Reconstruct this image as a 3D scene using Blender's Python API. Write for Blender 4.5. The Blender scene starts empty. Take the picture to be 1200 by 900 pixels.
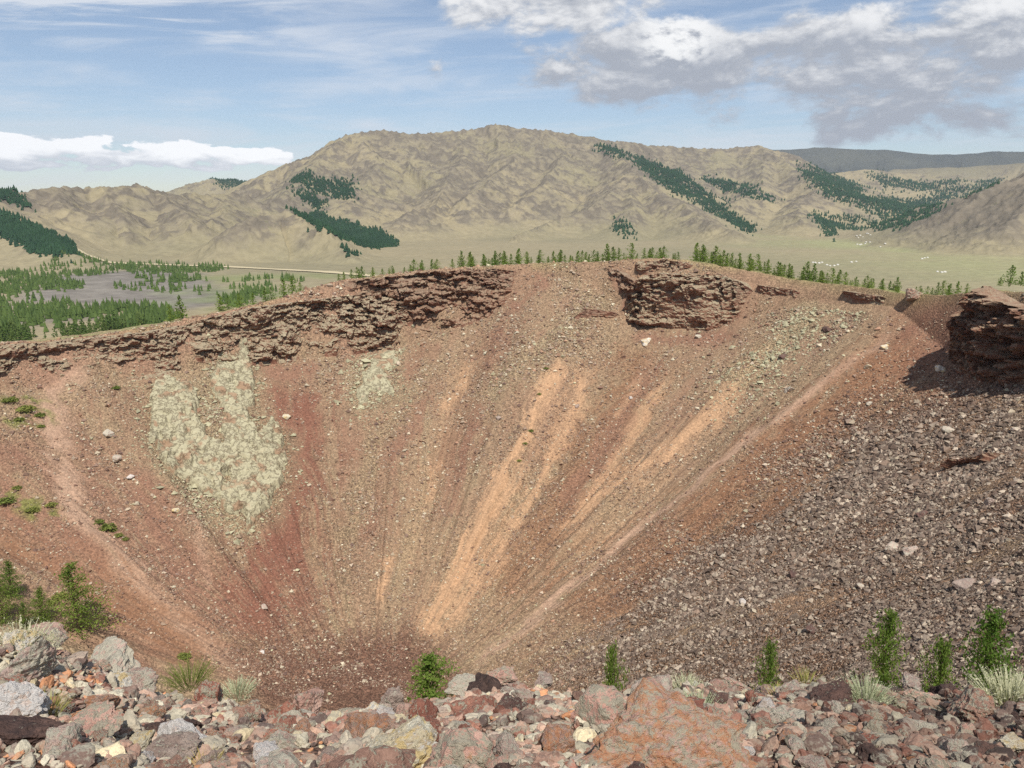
import bpy, math, random
import numpy as np
rng = np.random.default_rng(7)
random.seed(7)
scene = bpy.context.scene
COL = scene.collection
R_ = math.radians

# ------------------------------------------------------------------ numpy noise
def _h(ix, iy, iz, seed):
    U = np.uint32
    h = np.asarray(ix).astype(U) * U(374761393) + np.asarray(iy).astype(U) * U(668265263) + np.asarray(iz).astype(U) * U(2147483647) + U(seed * 974634777 & 0xFFFFFFFF)
    h = (h ^ (h >> U(13))) * U(1274126177)
    h = (h ^ (h >> U(16))) * U(2246822519)
    h = h ^ (h >> U(15))
    return (h & U(0xFFFFFF)) * (1.0 / 0x1000000)
def vnoise(x, y, z, seed=0):
    flat2 = np.ndim(z) == 0
    x, y = np.broadcast_arrays(np.asarray(x, np.float64), np.asarray(y, np.float64))
    if not flat2: x, y, z = np.broadcast_arrays(x, y, z)
    def split(a):
        i = np.floor(a); f = a - i
        return i.astype(np.int32), f * f * (3 - 2 * f)
    ix, fx = split(x); iy, fy = split(y)
    if flat2: izs = [(np.int32(int(round(float(z) * 7))), 1.0)]
    else:
        iz, fz = split(z); izs = [(iz, 1 - fz), (iz + 1, fz)]
    r = 0
    for k, wz in izs:
        a = _h(ix, iy, k, seed); b = _h(ix + 1, iy, k, seed); c = _h(ix, iy + 1, k, seed); d = _h(ix + 1, iy + 1, k, seed)
        a = a + (b - a) * fx; c = c + (d - c) * fx
        r = r + wz * (a + (c - a) * fy)
    return r * 2 - 1
def fbm(x, y, z=0.0, octaves=4, seed=0, gain=.5, lac=2.03):
    a, s, t = 1.0, 0.0, 0.0
    for o in range(octaves):
        s = s + a * vnoise(np.asarray(x) * lac ** o, np.asarray(y) * lac ** o, np.asarray(z) * lac ** o, seed + o * 17)
        t += a; a *= gain
    return s / t
def ridged(x, y, z=0.0, octaves=4, seed=0):
    a, s, t = 1.0, 0.0, 0.0
    for o in range(octaves):
        s = s + a * (1 - np.abs(vnoise(np.asarray(x) * 2.1 ** o, np.asarray(y) * 2.1 ** o, np.asarray(z) * 2.1 ** o, seed + o * 13)) * 2)
        t += a; a *= .5
    return s / t
def sstep(a, b, x):
    t = np.clip((x - a) / (b - a), 0, 1)
    return t * t * (3 - 2 * t)
def lerp(a, b, t): return a + (b - a) * t

# ------------------------------------------------------------------ camera model (eye at the origin)
F = 924.0; PITCH = math.atan(214 / 924.0); cP, sP = math.cos(PITCH), math.sin(PITCH)
def ray(px, py):
    dx = (np.asarray(px, float) - 600) / F; dy = (450 - np.asarray(py, float)) / F
    return np.stack(np.broadcast_arrays(dx, cP + dy * sP, -sP + dy * cP), -1)
def at_dist(px, py, s):           # point on the sight line at horizontal distance s
    d = ray(px, py)
    return d * (np.asarray(s) / np.hypot(d[..., 0], d[..., 1]))[..., None]

# ------------------------------------------------------------------ mesh helpers
def mesh_obj(name, V, faces, mat=None, parent=None, smooth=True, attrs=None, link=True):
    """faces: list of int arrays (n,3) / (n,4)"""
    me = bpy.data.meshes.new(name)
    V = np.asarray(V, np.float32).reshape(-1, 3)
    if not isinstance(faces, (list, tuple)): faces = [faces]
    me.vertices.add(len(V)); me.vertices.foreach_set('co', V.ravel())
    loops = np.concatenate([f.ravel() for f in faces]).astype(np.int32)
    sizes = np.concatenate([np.full(len(f), f.shape[1], np.int32) for f in faces])
    starts = np.concatenate([[0], np.cumsum(sizes)[:-1]]).astype(np.int32)
    me.loops.add(len(loops)); me.loops.foreach_set('vertex_index', loops)
    me.polygons.add(len(sizes)); me.polygons.foreach_set('loop_start', starts)
    me.polygons.foreach_set('use_smooth', np.full(len(sizes), bool(smooth)))
    for k, a in (attrs or {}).items():
        a = np.asarray(a, np.float32)
        if a.ndim == 1:
            at = me.attributes.new(k, 'FLOAT', 'POINT'); at.data.foreach_set('value', a)
        else:
            if a.shape[1] == 3: a = np.concatenate([a, np.ones((len(a), 1), np.float32)], 1)
            at = me.attributes.new(k, 'FLOAT_COLOR', 'POINT'); at.data.foreach_set('color', a.ravel())
    me.update(calc_edges=True); me.validate()
    if mat: me.materials.append(mat)
    o = bpy.data.objects.new(name, me)
    if link: COL.objects.link(o)
    if parent: o.parent = parent
    return o
def grid_faces(nu, nv, wrap=False):
    i = np.arange(nu if wrap else nu - 1)[:, None]; j = np.arange(nv - 1)[None, :]
    i2 = (i + 1) % nu
    a = i * nv + j; b = i2 * nv + j
    return np.stack([a, b, b + 1, a + 1], -1).reshape(-1, 4)
def tag(o, label, cat, group=None):
    o['label'] = label; o['category'] = cat
    if group: o['group'] = group
    return o
def kind(o, k): o['kind'] = k; return o
def empty(name, loc):
    o = bpy.data.objects.new(name, None); COL.objects.link(o); o.location = loc; o.empty_display_size = .2
    return o
def dup(root, loc, rz=0, sc=1.0):
    r = root.copy(); COL.objects.link(r); r.location = loc; r.rotation_euler = (0, 0, rz); r.scale = (sc, sc, sc) if np.isscalar(sc) else sc
    for ch in root.children:
        c = ch.copy(); COL.objects.link(c); c.parent = r
    return r
def ico(sub):
    import bmesh
    bm = bmesh.new(); bmesh.ops.create_icosphere(bm, subdivisions=sub, radius=1)
    V = np.array([v.co[:] for v in bm.verts]); Fc = np.array([[v.index for v in f.verts] for f in bm.faces]); bm.free()
    return V, Fc

# ------------------------------------------------------------------ node helpers
class E:
    """scalar socket expression"""
    def __init__(s, nt, sock): s.nt, s.s = nt, sock
    def _m(s, op, *o):
        n = s.nt.nodes.new('ShaderNodeMath'); n.operation = op
        for i, v in enumerate((s,) + o):
            if isinstance(v, E): s.nt.links.new(v.s, n.inputs[i])
            else: n.inputs[i].default_value = v
        return E(s.nt, n.outputs[0])
    def __add__(s, o): return s._m('ADD', o)
    __radd__ = __add__
    def __sub__(s, o): return s._m('SUBTRACT', o)
    def __rsub__(s, o): return (s * -1) + o
    def __mul__(s, o): return s._m('MULTIPLY', o)
    __rmul__ = __mul__
    def __truediv__(s, o): return s._m('DIVIDE', o)
    def max(s, o): return s._m('MAXIMUM', o)
    def min(s, o): return s._m('MINIMUM', o)
    def f(s, op, *o): return s._m(op, *o)
    def ss(s, a, b):
        n = s.nt.nodes.new('ShaderNodeMapRange'); n.interpolation_type = 'SMOOTHSTEP'
        s.nt.links.new(s.s, n.inputs[0]); n.inputs[1].default_value = a; n.inputs[2].default_value = b
        n.inputs[3].default_value = 0; n.inputs[4].default_value = 1
        return E(s.nt, n.outputs[0])
class NT:
    def __init__(s, nt): s.nt = nt
    def n(s, t, **kw):
        n = s.nt.nodes.new(t)
        for k, v in kw.items(): setattr(n, k, v)
        return n
    def l(s, a, b): s.nt.links.new(a.s if isinstance(a, E) else a, b)
    def coord(s, out='Object'): return s.n('ShaderNodeTexCoord').outputs[out]
    def attr(s, name, vec=False):
        n = s.n('ShaderNodeAttribute'); n.attribute_name = name
        return n.outputs['Color'] if vec else E(s.nt, n.outputs['Fac'])
    def noise(s, vec, scale, detail=4, rough=.55, dist=0, col=False, scl=None):
        if scl is not None:
            m = s.n('ShaderNodeMapping'); s.l(vec, m.inputs[0]); m.inputs['Scale'].default_value = scl; vec = m.outputs[0]
        n = s.n('ShaderNodeTexNoise'); s.l(vec, n.inputs['Vector'])
        n.inputs['Scale'].default_value = scale; n.inputs['Detail'].default_value = detail
        n.inputs['Roughness'].default_value = rough; n.inputs['Distortion'].default_value = dist
        return n.outputs['Color'] if col else E(s.nt, n.outputs['Fac'])
    def voro(s, vec, scale, out='Distance', feature='F1', rand=1.0):
        n = s.n('ShaderNodeTexVoronoi'); n.feature = feature; s.l(vec, n.inputs['Vector']); n.inputs['Scale'].default_value = scale
        n.inputs['Randomness'].default_value = rand
        return E(s.nt, n.outputs[out]) if out == 'Distance' else n.outputs[out]
    def val(s, sock): return E(s.nt, sock)
    def mix(s, fac, a, b, mode='MIX'):
        n = s.n('ShaderNodeMix'); n.data_type = 'RGBA'; n.blend_type = mode; n.clamp_factor = True
        if isinstance(fac, E): s.l(fac, n.inputs['Factor'])
        else: n.inputs['Factor'].default_value = fac
        for v, i in ((a, 6), (b, 7)):
            if isinstance(v, tuple): n.inputs[i].default_value = (*v, 1) if len(v) == 3 else v
            else: s.l(v, n.inputs[i])
        return n.outputs[2]
    def sep(s, vec):
        n = s.n('ShaderNodeSeparateXYZ'); s.l(vec, n.inputs[0]); return [E(s.nt, o) for o in n.outputs]
    def comb(s, x, y, z):
        n = s.n('ShaderNodeCombineXYZ')
        for i, v in enumerate((x, y, z)):
            if isinstance(v, E): s.l(v, n.inputs[i])
            else: n.inputs[i].default_value = v
        return n.outputs[0]
    def vadd(s, a, b, op='ADD'):
        n = s.n('ShaderNodeVectorMath', operation=op); s.l(a, n.inputs[0])
        if isinstance(b, tuple): n.inputs[1].default_value = b
        else: s.l(b, n.inputs[1])
        return n.outputs[0]
    def bump(s, h, strength, dist, normal=None):
        n = s.n('ShaderNodeBump'); s.l(h, n.inputs['Height']); n.inputs['Strength'].default_value = strength; n.inputs['Distance'].default_value = dist
        if normal: s.l(normal, n.inputs['Normal'])
        return n.outputs[0]
def material(name):
    m = bpy.data.materials.new(name); m.use_nodes = True
    nt = m.node_tree; b = nt.nodes['Principled BSDF']
    b.inputs['Roughness'].default_value = .92; b.inputs['Specular IOR Level'].default_value = .15
    return m, NT(nt), b
def S(r, g, b):     # sRGB 0-255 -> linear
    return tuple((c / 255 / 12.92) if c / 255 < .04045 else ((c / 255 + .055) / 1.055) ** 2.4 for c in (r, g, b))
SA = np.array
# ================================================================== CRATER
CX, CY, ZB, R0 = -21.2, 101.4, -72.0, 13.0
ZPL = -95.0
RIM = SA([(-60,409,176),(0,402,178),(60,399,180),(120,392,182),(200,379,185),(230,372,187),(300,357,190),(350,343,193),(390,330,195),(430,325,196),
  (480,319,197),(550,313,198),(620,309,198),(700,307,197),(760,303,196),(800,304,194),(870,316,190),(930,328,186),(1000,336,180),(1060,344,172),
  (1110,346,165),(1150,340,158),(1200,342,152),(1260,348,144)], float)
BASE = SA([(-60,470),(0,455),(60,450),(95,428),(150,444),(230,432),(290,428),(380,418),(480,405),(540,376),(600,345),(640,322),(690,326),(745,374),
  (800,384),(850,380),(945,352),(1000,353),(1050,360),(1125,425),(1160,440),(1200,452),(1260,470)], float)
def build_tables():
    px = np.linspace(-60, 1260, 500)
    ry = np.interp(px, RIM[:, 0], RIM[:, 1]); rs = np.interp(px, RIM[:, 0], RIM[:, 2]); by = np.interp(px, BASE[:, 0], BASE[:, 1])
    T = at_dist(px, ry, rs)
    h = np.maximum((by - ry) * rs / F, 1.0)
    B = at_dist(px, by, rs - .55 * h)
    th = np.arctan2(T[:, 0] - CX, T[:, 1] - CY); R = np.hypot(T[:, 0] - CX, T[:, 1] - CY)
    thB = np.arctan2(B[:, 0] - CX, B[:, 1] - CY); RB = np.hypot(B[:, 0] - CX, B[:, 1] - CY)
    o = np.argsort(th); oB = np.argsort(thB)
    # out of frame: the rim climbs round to the photographer
    ext = SA([(100, 101, -19, 99, -21), (120, 99, -15, 97, -17), (145, 97, -10, 95.5, -12), (160, 95, -8.2, 93.5, -9.4), (175, 95, -7.8, 93.5, -9),
              (190, 97, -8.5, 95, -10), (215, 101, -12, 99, -14), (240, 104, -19, 101, -21.5), (265, 106, -26, 102, -29.5), (285, 106, -31, 101, -36)], float)
    eth = np.radians(ext[:, 0])
    th_all = np.concatenate([th[o], eth]); R_all = np.concatenate([R[o], ext[:, 1]]); Z_all = np.concatenate([T[o, 2], ext[:, 2]])
    thb = np.concatenate([thB[oB], eth]); Rb = np.concatenate([RB[oB], ext[:, 3]]); Zb = np.concatenate([B[oB, 2], ext[:, 4]])
    g = np.linspace(-math.pi, math.pi, 1441)
    def per(t, v): return np.interp(g, np.concatenate([t - 2 * math.pi, t, t + 2 * math.pi]), np.concatenate([v, v, v]))
    out = [per(th_all, R_all), per(th_all, Z_all), per(thb, Rb), per(thb, Zb)]
    k = np.hanning(9); k /= k.sum()
    out = [np.convolve(np.concatenate([v[-9:-1], v, v[1:9]]), k, 'same')[8:-8] for v in out]
    return g, out
TG, (T_R, T_ZR, T_RB, T_ZB) = build_tables()
def tables(th):
    th = (th + math.pi) % (2 * math.pi) - math.pi
    return [np.interp(th, TG, v) for v in (T_R, T_ZR, T_RB, T_ZB)]
def H(x, y, detail=True):
    dx, dy = x - CX, y - CY
    th = np.arctan2(dx, dy); r = np.hypot(dx, dy)
    R, ZR, RB, ZC = tables(th)
    RB = np.minimum(RB, R - .4)
    t = np.clip((r - R0) / (RB - R0), 0, 1)
    tt = t + .06 * np.sin(math.pi * t) * -1
    z = ZB + (ZC - ZB) * tt
    u = np.clip((r - RB) / (R - RB), 0, 1)
    z = np.where(r > RB, lerp(ZC, ZR, u ** .8), z)
    o = r - R
    z = np.where(o > 0, ZR - .10 * np.minimum(o, 9) - .42 * np.maximum(o - 9, 0), z)
    z = np.where(r < R0, ZB - .5 * (1 - (np.minimum(r, R0) / R0) ** 2), z)
    z = np.maximum(z, ZPL - 6)
    if detail:
        w = np.sin(math.pi * np.clip(t, 0, 1)) * (r < RB + 1)
        g = fbm(th * 9, r * .012, 3.1, 3, 5) * 1.8 + fbm(th * 30, r * .02, 7.7, 3, 9) * .6
        z = z + g * w
        z = z + fbm(x * .35, y * .35, 0, 3, 21) * .28 * sstep(6, 20, np.hypot(x, y))
    return z
def hit(px, py, h=None, t0=9, t1=420, n=900):
    h = h or H
    px = np.atleast_1d(np.asarray(px, float)); py = np.atleast_1d(np.asarray(py, float))
    d = ray(px, py); d = d / np.hypot(d[:, 0], d[:, 1])[:, None]
    ts = np.linspace(t0, t1, n)
    P = d[:, None, :] * ts[None, :, None]
    below = P[..., 2] < h(P[..., 0], P[..., 1])
    i = np.where(below.any(1), below.argmax(1), n - 1)
    a = ts[np.maximum(i - 1, 0)]; b = ts[i]
    for _ in range(12):
        m = (a + b) / 2; Q = d * m[:, None]
        u = Q[:, 2] < h(Q[:, 0], Q[:, 1]); b = np.where(u, m, b); a = np.where(u, a, m)
    return d * b[:, None]
def seg_dist(x, y, poly):
    """distance to polyline and parameter (0..1 along it)"""
    poly = np.asarray(poly); best = np.full(np.shape(x), 1e9); par = np.zeros(np.shape(x)); L = len(poly) - 1
    for i in range(L):
        a, b = poly[i, :2], poly[i + 1, :2]; ab = b - a
        t = np.clip(((x - a[0]) * ab[0] + (y - a[1]) * ab[1]) / (ab @ ab + 1e-9), 0, 1)
        d = np.hypot(x - a[0] - t * ab[0], y - a[1] - t * ab[1])
        m = d < best; best = np.where(m, d, best); par = np.where(m, (i + t) / L, par)
    return best, par
def inside(x, y, poly):
    poly = np.asarray(poly); c = np.zeros(np.shape(x), bool); j = len(poly) - 1
    for i in range(len(poly)):
        xi, yi = poly[i, :2]; xj, yj = poly[j, :2]
        c ^= ((yi > y) != (yj > y)) & (x < (xj - xi) * (y - yi) / (yj - yi + 1e-12) + xi); j = i
    return c
def sdf(x, y, poly):          # >0 inside
    d, _ = seg_dist(x, y, np.concatenate([poly, poly[:1]])); return np.where(inside(x, y, poly), d, -d)
def wallpts(pts):
    a = SA(pts, float); return hit(a[:, 0], a[:, 1])

C_GRAVEL = SA(S(147, 123, 99)); C_RED = SA(S(135, 101, 83)); C_ORANGE = SA(S(179, 144, 112)); C_PATH = SA(S(167, 138, 116))
C_SCREE = SA(S(120, 94, 76)); C_TAN = SA(S(158, 143, 112)); C_FLOOR = SA(S(108, 78, 65)); C_BROWN = SA(S(134, 99, 75)); C_DKRED = SA(S(124, 84, 69))
# soil streaks on the wall: (colour, stone factor, half width in m, strength, points)
ST = [
 (C_DKRED, .5, 8.0, .75, [(345,450),(345,560),(325,650),(300,760)]),
 (C_RED, .5, 5.0, .7, [(480,400),(450,520),(420,640)]),
 (C_DKRED, .5, 5.0, .5, [(590,380),(560,470),(530,560)]),
 (C_BROWN, .6, 7.0, .75, [(760,410),(700,520),(640,620),(590,700)]),
 (C_BROWN, .4, 9.0, .8, [(1070,400),(980,480),(880,570),(770,660),(680,740)]),
 (C_DKRED, .5, 7.0, .6, [(1080,370),(1100,430),(1120,470)]),
 (C_RED, .5, 7.0, .7, [(-40,520),(20,600),(110,690),(220,770)]),
 (C_RED, .6, 6.0, .6, [(160,450),(165,560),(215,660),(270,750)]),
 (C_RED, .6, 6.0, .55, [(40,470),(120,600),(200,690)]),
 (C_ORANGE, .5, 4.0, .22, [(670,430),(630,500),(580,610),(520,740)]),
 (C_ORANGE, .5, 4.5, .24, [(880,420),(820,500),(740,580),(660,660)]),
 (C_ORANGE, .5, 4.0, .2, [(545,420),(510,540),(470,680)]),
 (C_ORANGE, .12, 1.9, 1.0, [(660,420),(622,490),(575,590),(530,680),(494,750)]),
 (C_ORANGE, .2, 1.5, .8, [(690,440),(645,540),(590,640),(525,735)]),
 (C_ORANGE, .2, 1.0, .8, [(755,440),(720,495)]),
 (C_ORANGE, .2, 1.3, .8, [(775,445),(720,540),(668,615)]),
 (C_ORANGE, .25, 2.6, .85, [(900,400),(850,460),(790,520),(720,575)]),
 (C_ORANGE, .2, 1.2, .9, [(862,470),(770,530),(700,585),(655,625)]),
 (C_ORANGE, .2, 1.6, .7, [(548,430),(526,485)]),
 (C_ORANGE, .3, .8, .95, [(458,650),(442,705)]),
 (C_ORANGE, .3, 1.0, .5, [(520,540),(498,590)]),
 (C_PATH, .15, 1.1, .95, [(1045,392),(960,450),(870,522),(760,612),(640,712),(558,786)]),
 (C_PATH, .2, 1.9, .95, [(95,428),(62,462),(66,520),(92,600),(140,655),(205,725),(285,788)]),
 (C_PATH, .4, .8, .5, [(225,585),(238,640),(245,690)]),
 (C_BROWN, .35, 3.2, .8, [(1110,450),(1010,512),(900,600),(800,680)]),
 (C_BROWN, .3, 4.0, .8, [(1040,405),(985,470),(890,555),(790,640)]),
 (C_DKRED, .2, 4.0, .7, [(352,455),(345,560),(330,640),(300,740)]),
 (C_DKRED, .3, 2.4, .5, [(300,640),(290,720)]),
 (C_RED, .3, 1.2, .7, [(398,540),(402,615)]),
 (C_RED, .25, 1.8, .85, [(485,425),(468,500),(455,540)]),
 (C_RED, .3, 1.6, .7, [(515,400),(500,470),(480,520)]),
 (C_RED, .4, 2.2, .6, [(775,415),(720,510),(660,600)]),
 (C_RED, .3, 2.0, .7, [(560,470),(545,540),(520,610)]),
 (C_RED, .3, 2.2, .7, [(165,540),(185,620),(235,710)]),
 (C_RED, .3, 1.4, .7, [(178,440),(172,500),(170,560)]),
 (C_RED, .2, 2.0, .8, [(300,425),(340,440),(372,430)]),
 (C_BROWN, .2, 3.5, .8, [(-20,632),(100,675),(190,735),(250,775)]),
 (C_RED, .3, 2.5, .6, [(0,520),(40,600),(110,680)]),
 (C_RED, .2, 1.6, .8, [(640,325),(622,345),(600,365)]),
 (C_RED, .2, 1.5, .8, [(720,320),(735,345),(728,365)]),
 (C_RED, .3, 2.0, .8, [(745,395),(800,398),(860,395)]),
 (C_RED, .3, 2.0, .6, [(1095,385),(1125,425),(1180,450)]),
 (C_TAN, 1.2, 4.0, .55, [(700,340),(650,400),(560,470)]),
 (C_TAN, 1.3, 5.0, .6, [(960,350),(920,400),(850,450)]),
 (C_TAN, 1.2, 2.5, .5, [(510,420),(440,520),(400,640)]),
]
ST = [(c, f, w, k, wallpts(p)) for c, f, w, k, p in ST]
SCREE = wallpts([(690,745),(800,660),(905,590),(1000,505),(1095,480),(1200,455),(1300,470),(1330,700),(1200,850),(700,830)])
FLOOR = wallpts([(285,770),(330,748),(420,738),(500,745),(535,775),(560,830),(400,860),(280,830)])
LUSH = [wallpts([(0,465),(30,460),(60,470),(62,495),(20,498),(0,490)]), wallpts([(0,575),(60,585),(75,600),(40,605),(0,592)])]
LICHZ = [wallpts([(178,455),(232,460),(245,512),(257,420),(295,410),(296,490),(332,508),(334,560),(300,616),(258,600),(182,540)]), wallpts([(426,425),(468,412),(462,460),(430,478),(414,476)])]
def wall_zone(x, y, seed=0):
    """soil colour (n,3) and stone density (n)"""
    dx, dy = x - CX, y - CY; th = np.arctan2(dx, dy); r = np.hypot(dx, dy)
    wx = x + fbm(x * .25, y * .25, 0, 3, 31) * 1.6; wy = y + fbm(x * .25, y * .25, 9, 3, 32) * 1.6
    th0 = th; th = th + fbm(x * .07, y * .07, 6.0, 3, 40) * .07
    n1 = fbm(th * 26, r * .07, 1.3, 4, 41, .6)            # streaky talus sorting
    n2 = fbm(x * .09, y * .09, 0, 3, 43)
    col = lerp(C_GRAVEL, C_RED, np.clip(.16 + .5 * n1 + .35 * n2, 0, 1)[:, None])
    tan = np.clip(.4 + fbm(th * 14, r * .03, 5.5, 3, 45) * 1.1, 0, 1) * .45
    col = lerp(col, C_TAN, tan[:, None])
    den = np.clip(.55 - .6 * n1, .12, 1)
    for c, f, w, k, P in ST:
        d, par = seg_dist(wx, wy, P)
        e = sstep(1.7, .0, d / w + 1.0 * fbm(th * 80, r * .09, 2.2, 3, 47, .6) + .5 * fbm(x * .6, y * .6, 4.0, 2, 48)) * k * sstep(0, .08, par + .03) * sstep(1.0, .9, par - .03)
        col = lerp(col, c, e[:, None]); den = lerp(den, f, e)
    for L in LICHZ:
        g = np.max([sstep(-5, .5, sdf(wx, wy, L[:, :2]))], 0) * .6
        col = lerp(col, SA(S(150, 134, 106)), g[:, None]); den = np.maximum(den, 1.6 * g)
    s = sstep(-13, 8, sdf(wx, wy, SCREE[:, :2]) + 7 * n1 + 3 * n2)
    bare = sstep(.15, .5, fbm(th * 11, r * .06, 8.8, 3, 49))
    s2 = s * (1 - .75 * bare)
    col = lerp(col, C_SCREE, (s2 * .85)[:, None]); den = lerp(den, 1.7, s2)
    f = sstep(-4, 4.0, sdf(wx, wy, FLOOR[:, :2]) + 3 * n1 + 2 * n2) * .85
    col = lerp(col, C_FLOOR, f[:, None]); den = lerp(den, .9, f)
    for L in LUSH:
        g = sstep(-1.5, 1, sdf(wx, wy, L[:, :2])) * sstep(-.25, .35, fbm(x * .7, y * .7, 0, 3, 52))
        col = lerp(col, SA(S(112, 118, 62)), (g * .8)[:, None])
    # tan turf outside the rim and along the lip
    R, ZR, RB, ZC = tables(th0)
    o = sstep(-1.5, 2.5, r - R + 2 * n2)
    tf = lerp(SA(S(158, 140, 108)), SA(S(140, 142, 92)), np.clip(.5 + n2 + .5 * fbm(x * .3, y * .3, 0, 2, 55), 0, 1)[:, None])
    col = lerp(col, tf, o[:, None])
    # bare rocky band between the wall top and the lip
    b = sstep(-2.5, 2.0, r - RB + 3.0 * n2 + 2.0 * n1) * (r < R + 1) * (.35 + .65 * sstep(.05, -.25, th))
    col = lerp(col, SA(S(152, 116, 97)), (b * .55)[:, None])
    return col, den

# ------------------------------------------------------------------ materials
def mat_ground():
    m, t, b = material('crater_soil')
    co = t.coord('Object')
    c = t.attr('soil', True)
    v = t.voro(co, 4.0, 'Color'); vs = t.sep(v)
    d1 = t.voro(co, 4.0)
    v2 = t.sep(t.voro(co, 9.0, 'Color')); d2 = t.voro(co, 9.0)
    st = t.attr('stony')
    n = t.noise(co, 1.6, 6, .65)
    light = t.mix(1.0, c, t.comb(vs[0] * 1.6 + .25, vs[0] * 1.6 + .25, vs[0] * 1.55 + .27), 'MULTIPLY')
    light = t.mix(1.0, light, t.comb(v2[1] * 1.0 + .5, v2[1] * 1.0 + .5, v2[1] * 1.0 + .5), 'MULTIPLY')
    col = t.mix((st * .6 + .15).min(.95), c, light)
    pale = (v2[0] - .86).ss(0, .05) * d2.ss(.45, .2) * st.min(1.0) * .8
    col = t.mix(pale, col, S(188, 172, 150))
    dk = (v2[2] - .8).ss(0, .1) * st.min(1.0) * .45
    col = t.mix(dk, col, S(78, 58, 50))
    col = t.mix(.5, col, t.mix(1.0, col, t.comb(n * 1.2 + .4, n * 1.2 + .4, n * 1.2 + .4), 'MULTIPLY'))
    t.l(col, b.inputs['Base Color'])
    h = d1 * -1.0 * st.min(1.2) + d2 * -.5 * st.min(1.2) + n * .5
    t.l(t.bump(h, .9, .22), b.inputs['Normal'])
    return m
M_GROUND = mat_ground()
def mat_stone(name, bumpscale=6, bd=.1, st=.6):
    m, t, b = material(name)
    co = t.coord('Object'); c = t.attr('tint', True)
    n = t.noise(co, bumpscale, 5, .65)
    col = t.mix(.7, c, t.mix(1.0, c, t.comb(n * 1.6 + .2, n * 1.6 + .2, n * 1.6 + .2), 'MULTIPLY'))
    t.l(col, b.inputs['Base Color']); t.l(t.bump(n, st, bd), b.inputs['Normal'])
    return m
M_STONE = mat_stone('scree_stone')
def mat_cliff(name, tint=1.0, dark=0.0):
    m, t, b = material(name)
    co = t.coord('Object'); x, y, z = t.sep(co)
    geo = t.n('ShaderNodeNewGeometry'); nz = t.sep(geo.outputs['True Normal'])[2]
    warp = t.noise(co, .35, 3) * 2.0
    strat = t.noise(t.comb(x * .06, y * .06, z * 1.1 + warp), 1.0, 5, .65)
    blot = t.noise(co, .55, 5, .6)
    fine = t.noise(co, 3.2, 6, .7)
    c = t.mix(strat.ss(.36, .62), S(124, 88, 74), S(152, 118, 100))
    c = t.mix((blot.ss(.48, .62)) * .8, c, S(140, 96, 78))
    c = t.mix((strat.ss(.52, .64)) * .6, c, S(168, 148, 124))
    c = t.mix(blot.ss(.42, .30) * (.6 + dark), c, S(66, 50, 46))
    lich = t.noise(co, 1.5, 6, .7)
    low = t.attr('low')
    c = t.mix((low * .8 + blot * .9 - .45).ss(.25, .6) * .6, c, S(146, 104, 84))
    up = nz.ss(.05, .5) * lich.ss(.34, .46)
    c = t.mix(up * (.85 - 1.3 * dark), c, S(168, 156, 130))
    c = t.mix(lich.ss(.57, .64) * .6, c, S(172, 164, 138))
    c = t.mix(.65, c, t.mix(1.0, c, t.comb(fine * 1.7 + .15, fine * 1.7 + .15, fine * 1.7 + .15), 'MULTIPLY'))
    t.l(c, b.inputs['Base Color'])
    vd = t.voro(co, 1.6)
    t.l(t.bump(fine * .8 + vd * -.6 + strat, 1.0, .35), b.inputs['Normal'])
    return m
M_CLIFF = mat_cliff('layered_lava'); M_CLIFF_DARK = mat_cliff('dark_lava', dark=.35)
def mat_lichen():
    m, t, b = material('lichen_crust')
    co = t.coord('Object')
    v = t.voro(co, .8); vc = t.sep(t.voro(co, 1.7, 'Color')); f = t.noise(co, 2.4, 7, .7); g = t.noise(co, .35, 4)
    c = t.mix(f.ss(.2, .7), S(156, 147, 120), S(188, 181, 152))
    c = t.mix(vc[0] * .4, c, S(166, 160, 130))
    c = t.mix(g.ss(.53, .64) * .7, c, S(150, 112, 88))
    crack = (t.noise(co, .7, 5, .6) - .5).f('ABSOLUTE') * 2.0
    c = t.mix(crack.ss(.07, .0) * .75, c, S(88, 72, 58))
    t.l(c, b.inputs['Base Color'])
    t.l(t.bump(f * 1.0 + crack.ss(0, .12) * .5, .7, .22), b.inputs['Normal'])
    return m
M_LICHEN = mat_lichen()
def mat_leaf(name, c1, c2, sc=1.5, trans=.25):
    m, t, b = material(name)
    co = t.coord('Object'); oi = t.n('ShaderNodeObjectInfo')
    n = t.noise(co, sc, 3, .6); r = E(t.nt, oi.outputs['Random'])
    rnd = t.attr('leafvar')
    c = t.mix((n.ss(.3, .7) * .5 + rnd * .5), c1, c2)
    c = t.mix(1.0, c, t.comb(r * .5 + .75, r * .3 + .85, r * .4 + .7), 'MULTIPLY')
    t.l(c, b.inputs['Base Color']); b.inputs['Roughness'].default_value = .75
    tr = t.n('ShaderNodeBsdfTranslucent'); t.l(t.mix(1.0, c, (1.3, 1.4, .7), 'MULTIPLY'), tr.inputs['Color'])
    mx = t.n('ShaderNodeMixShader'); mx.inputs[0].default_value = trans
    t.l(b.outputs[0], mx.inputs[1]); t.l(tr.outputs[0], mx.inputs[2])
    t.l(mx.outputs[0], t.nt.nodes['Material Output'].inputs['Surface'])
    return m
M_LARCH = mat_leaf('larch_needles', S(78, 104, 44), S(146, 166, 84), trans=.4)
M_LARCH_FAR = mat_leaf('distant_larch_needles', S(84, 106, 58), S(132, 148, 88), .3, .4)
M_FOREST = mat_leaf('forest_needles', S(34, 62, 46), S(54, 84, 58), .02, .1)
M_SAGE = mat_leaf('silver_leaves', S(150, 152, 128), S(208, 208, 186), 8, .2)
M_GRASS = mat_leaf('dry_grass', S(140, 130, 70), S(196, 184, 120), 8, .25)
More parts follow.
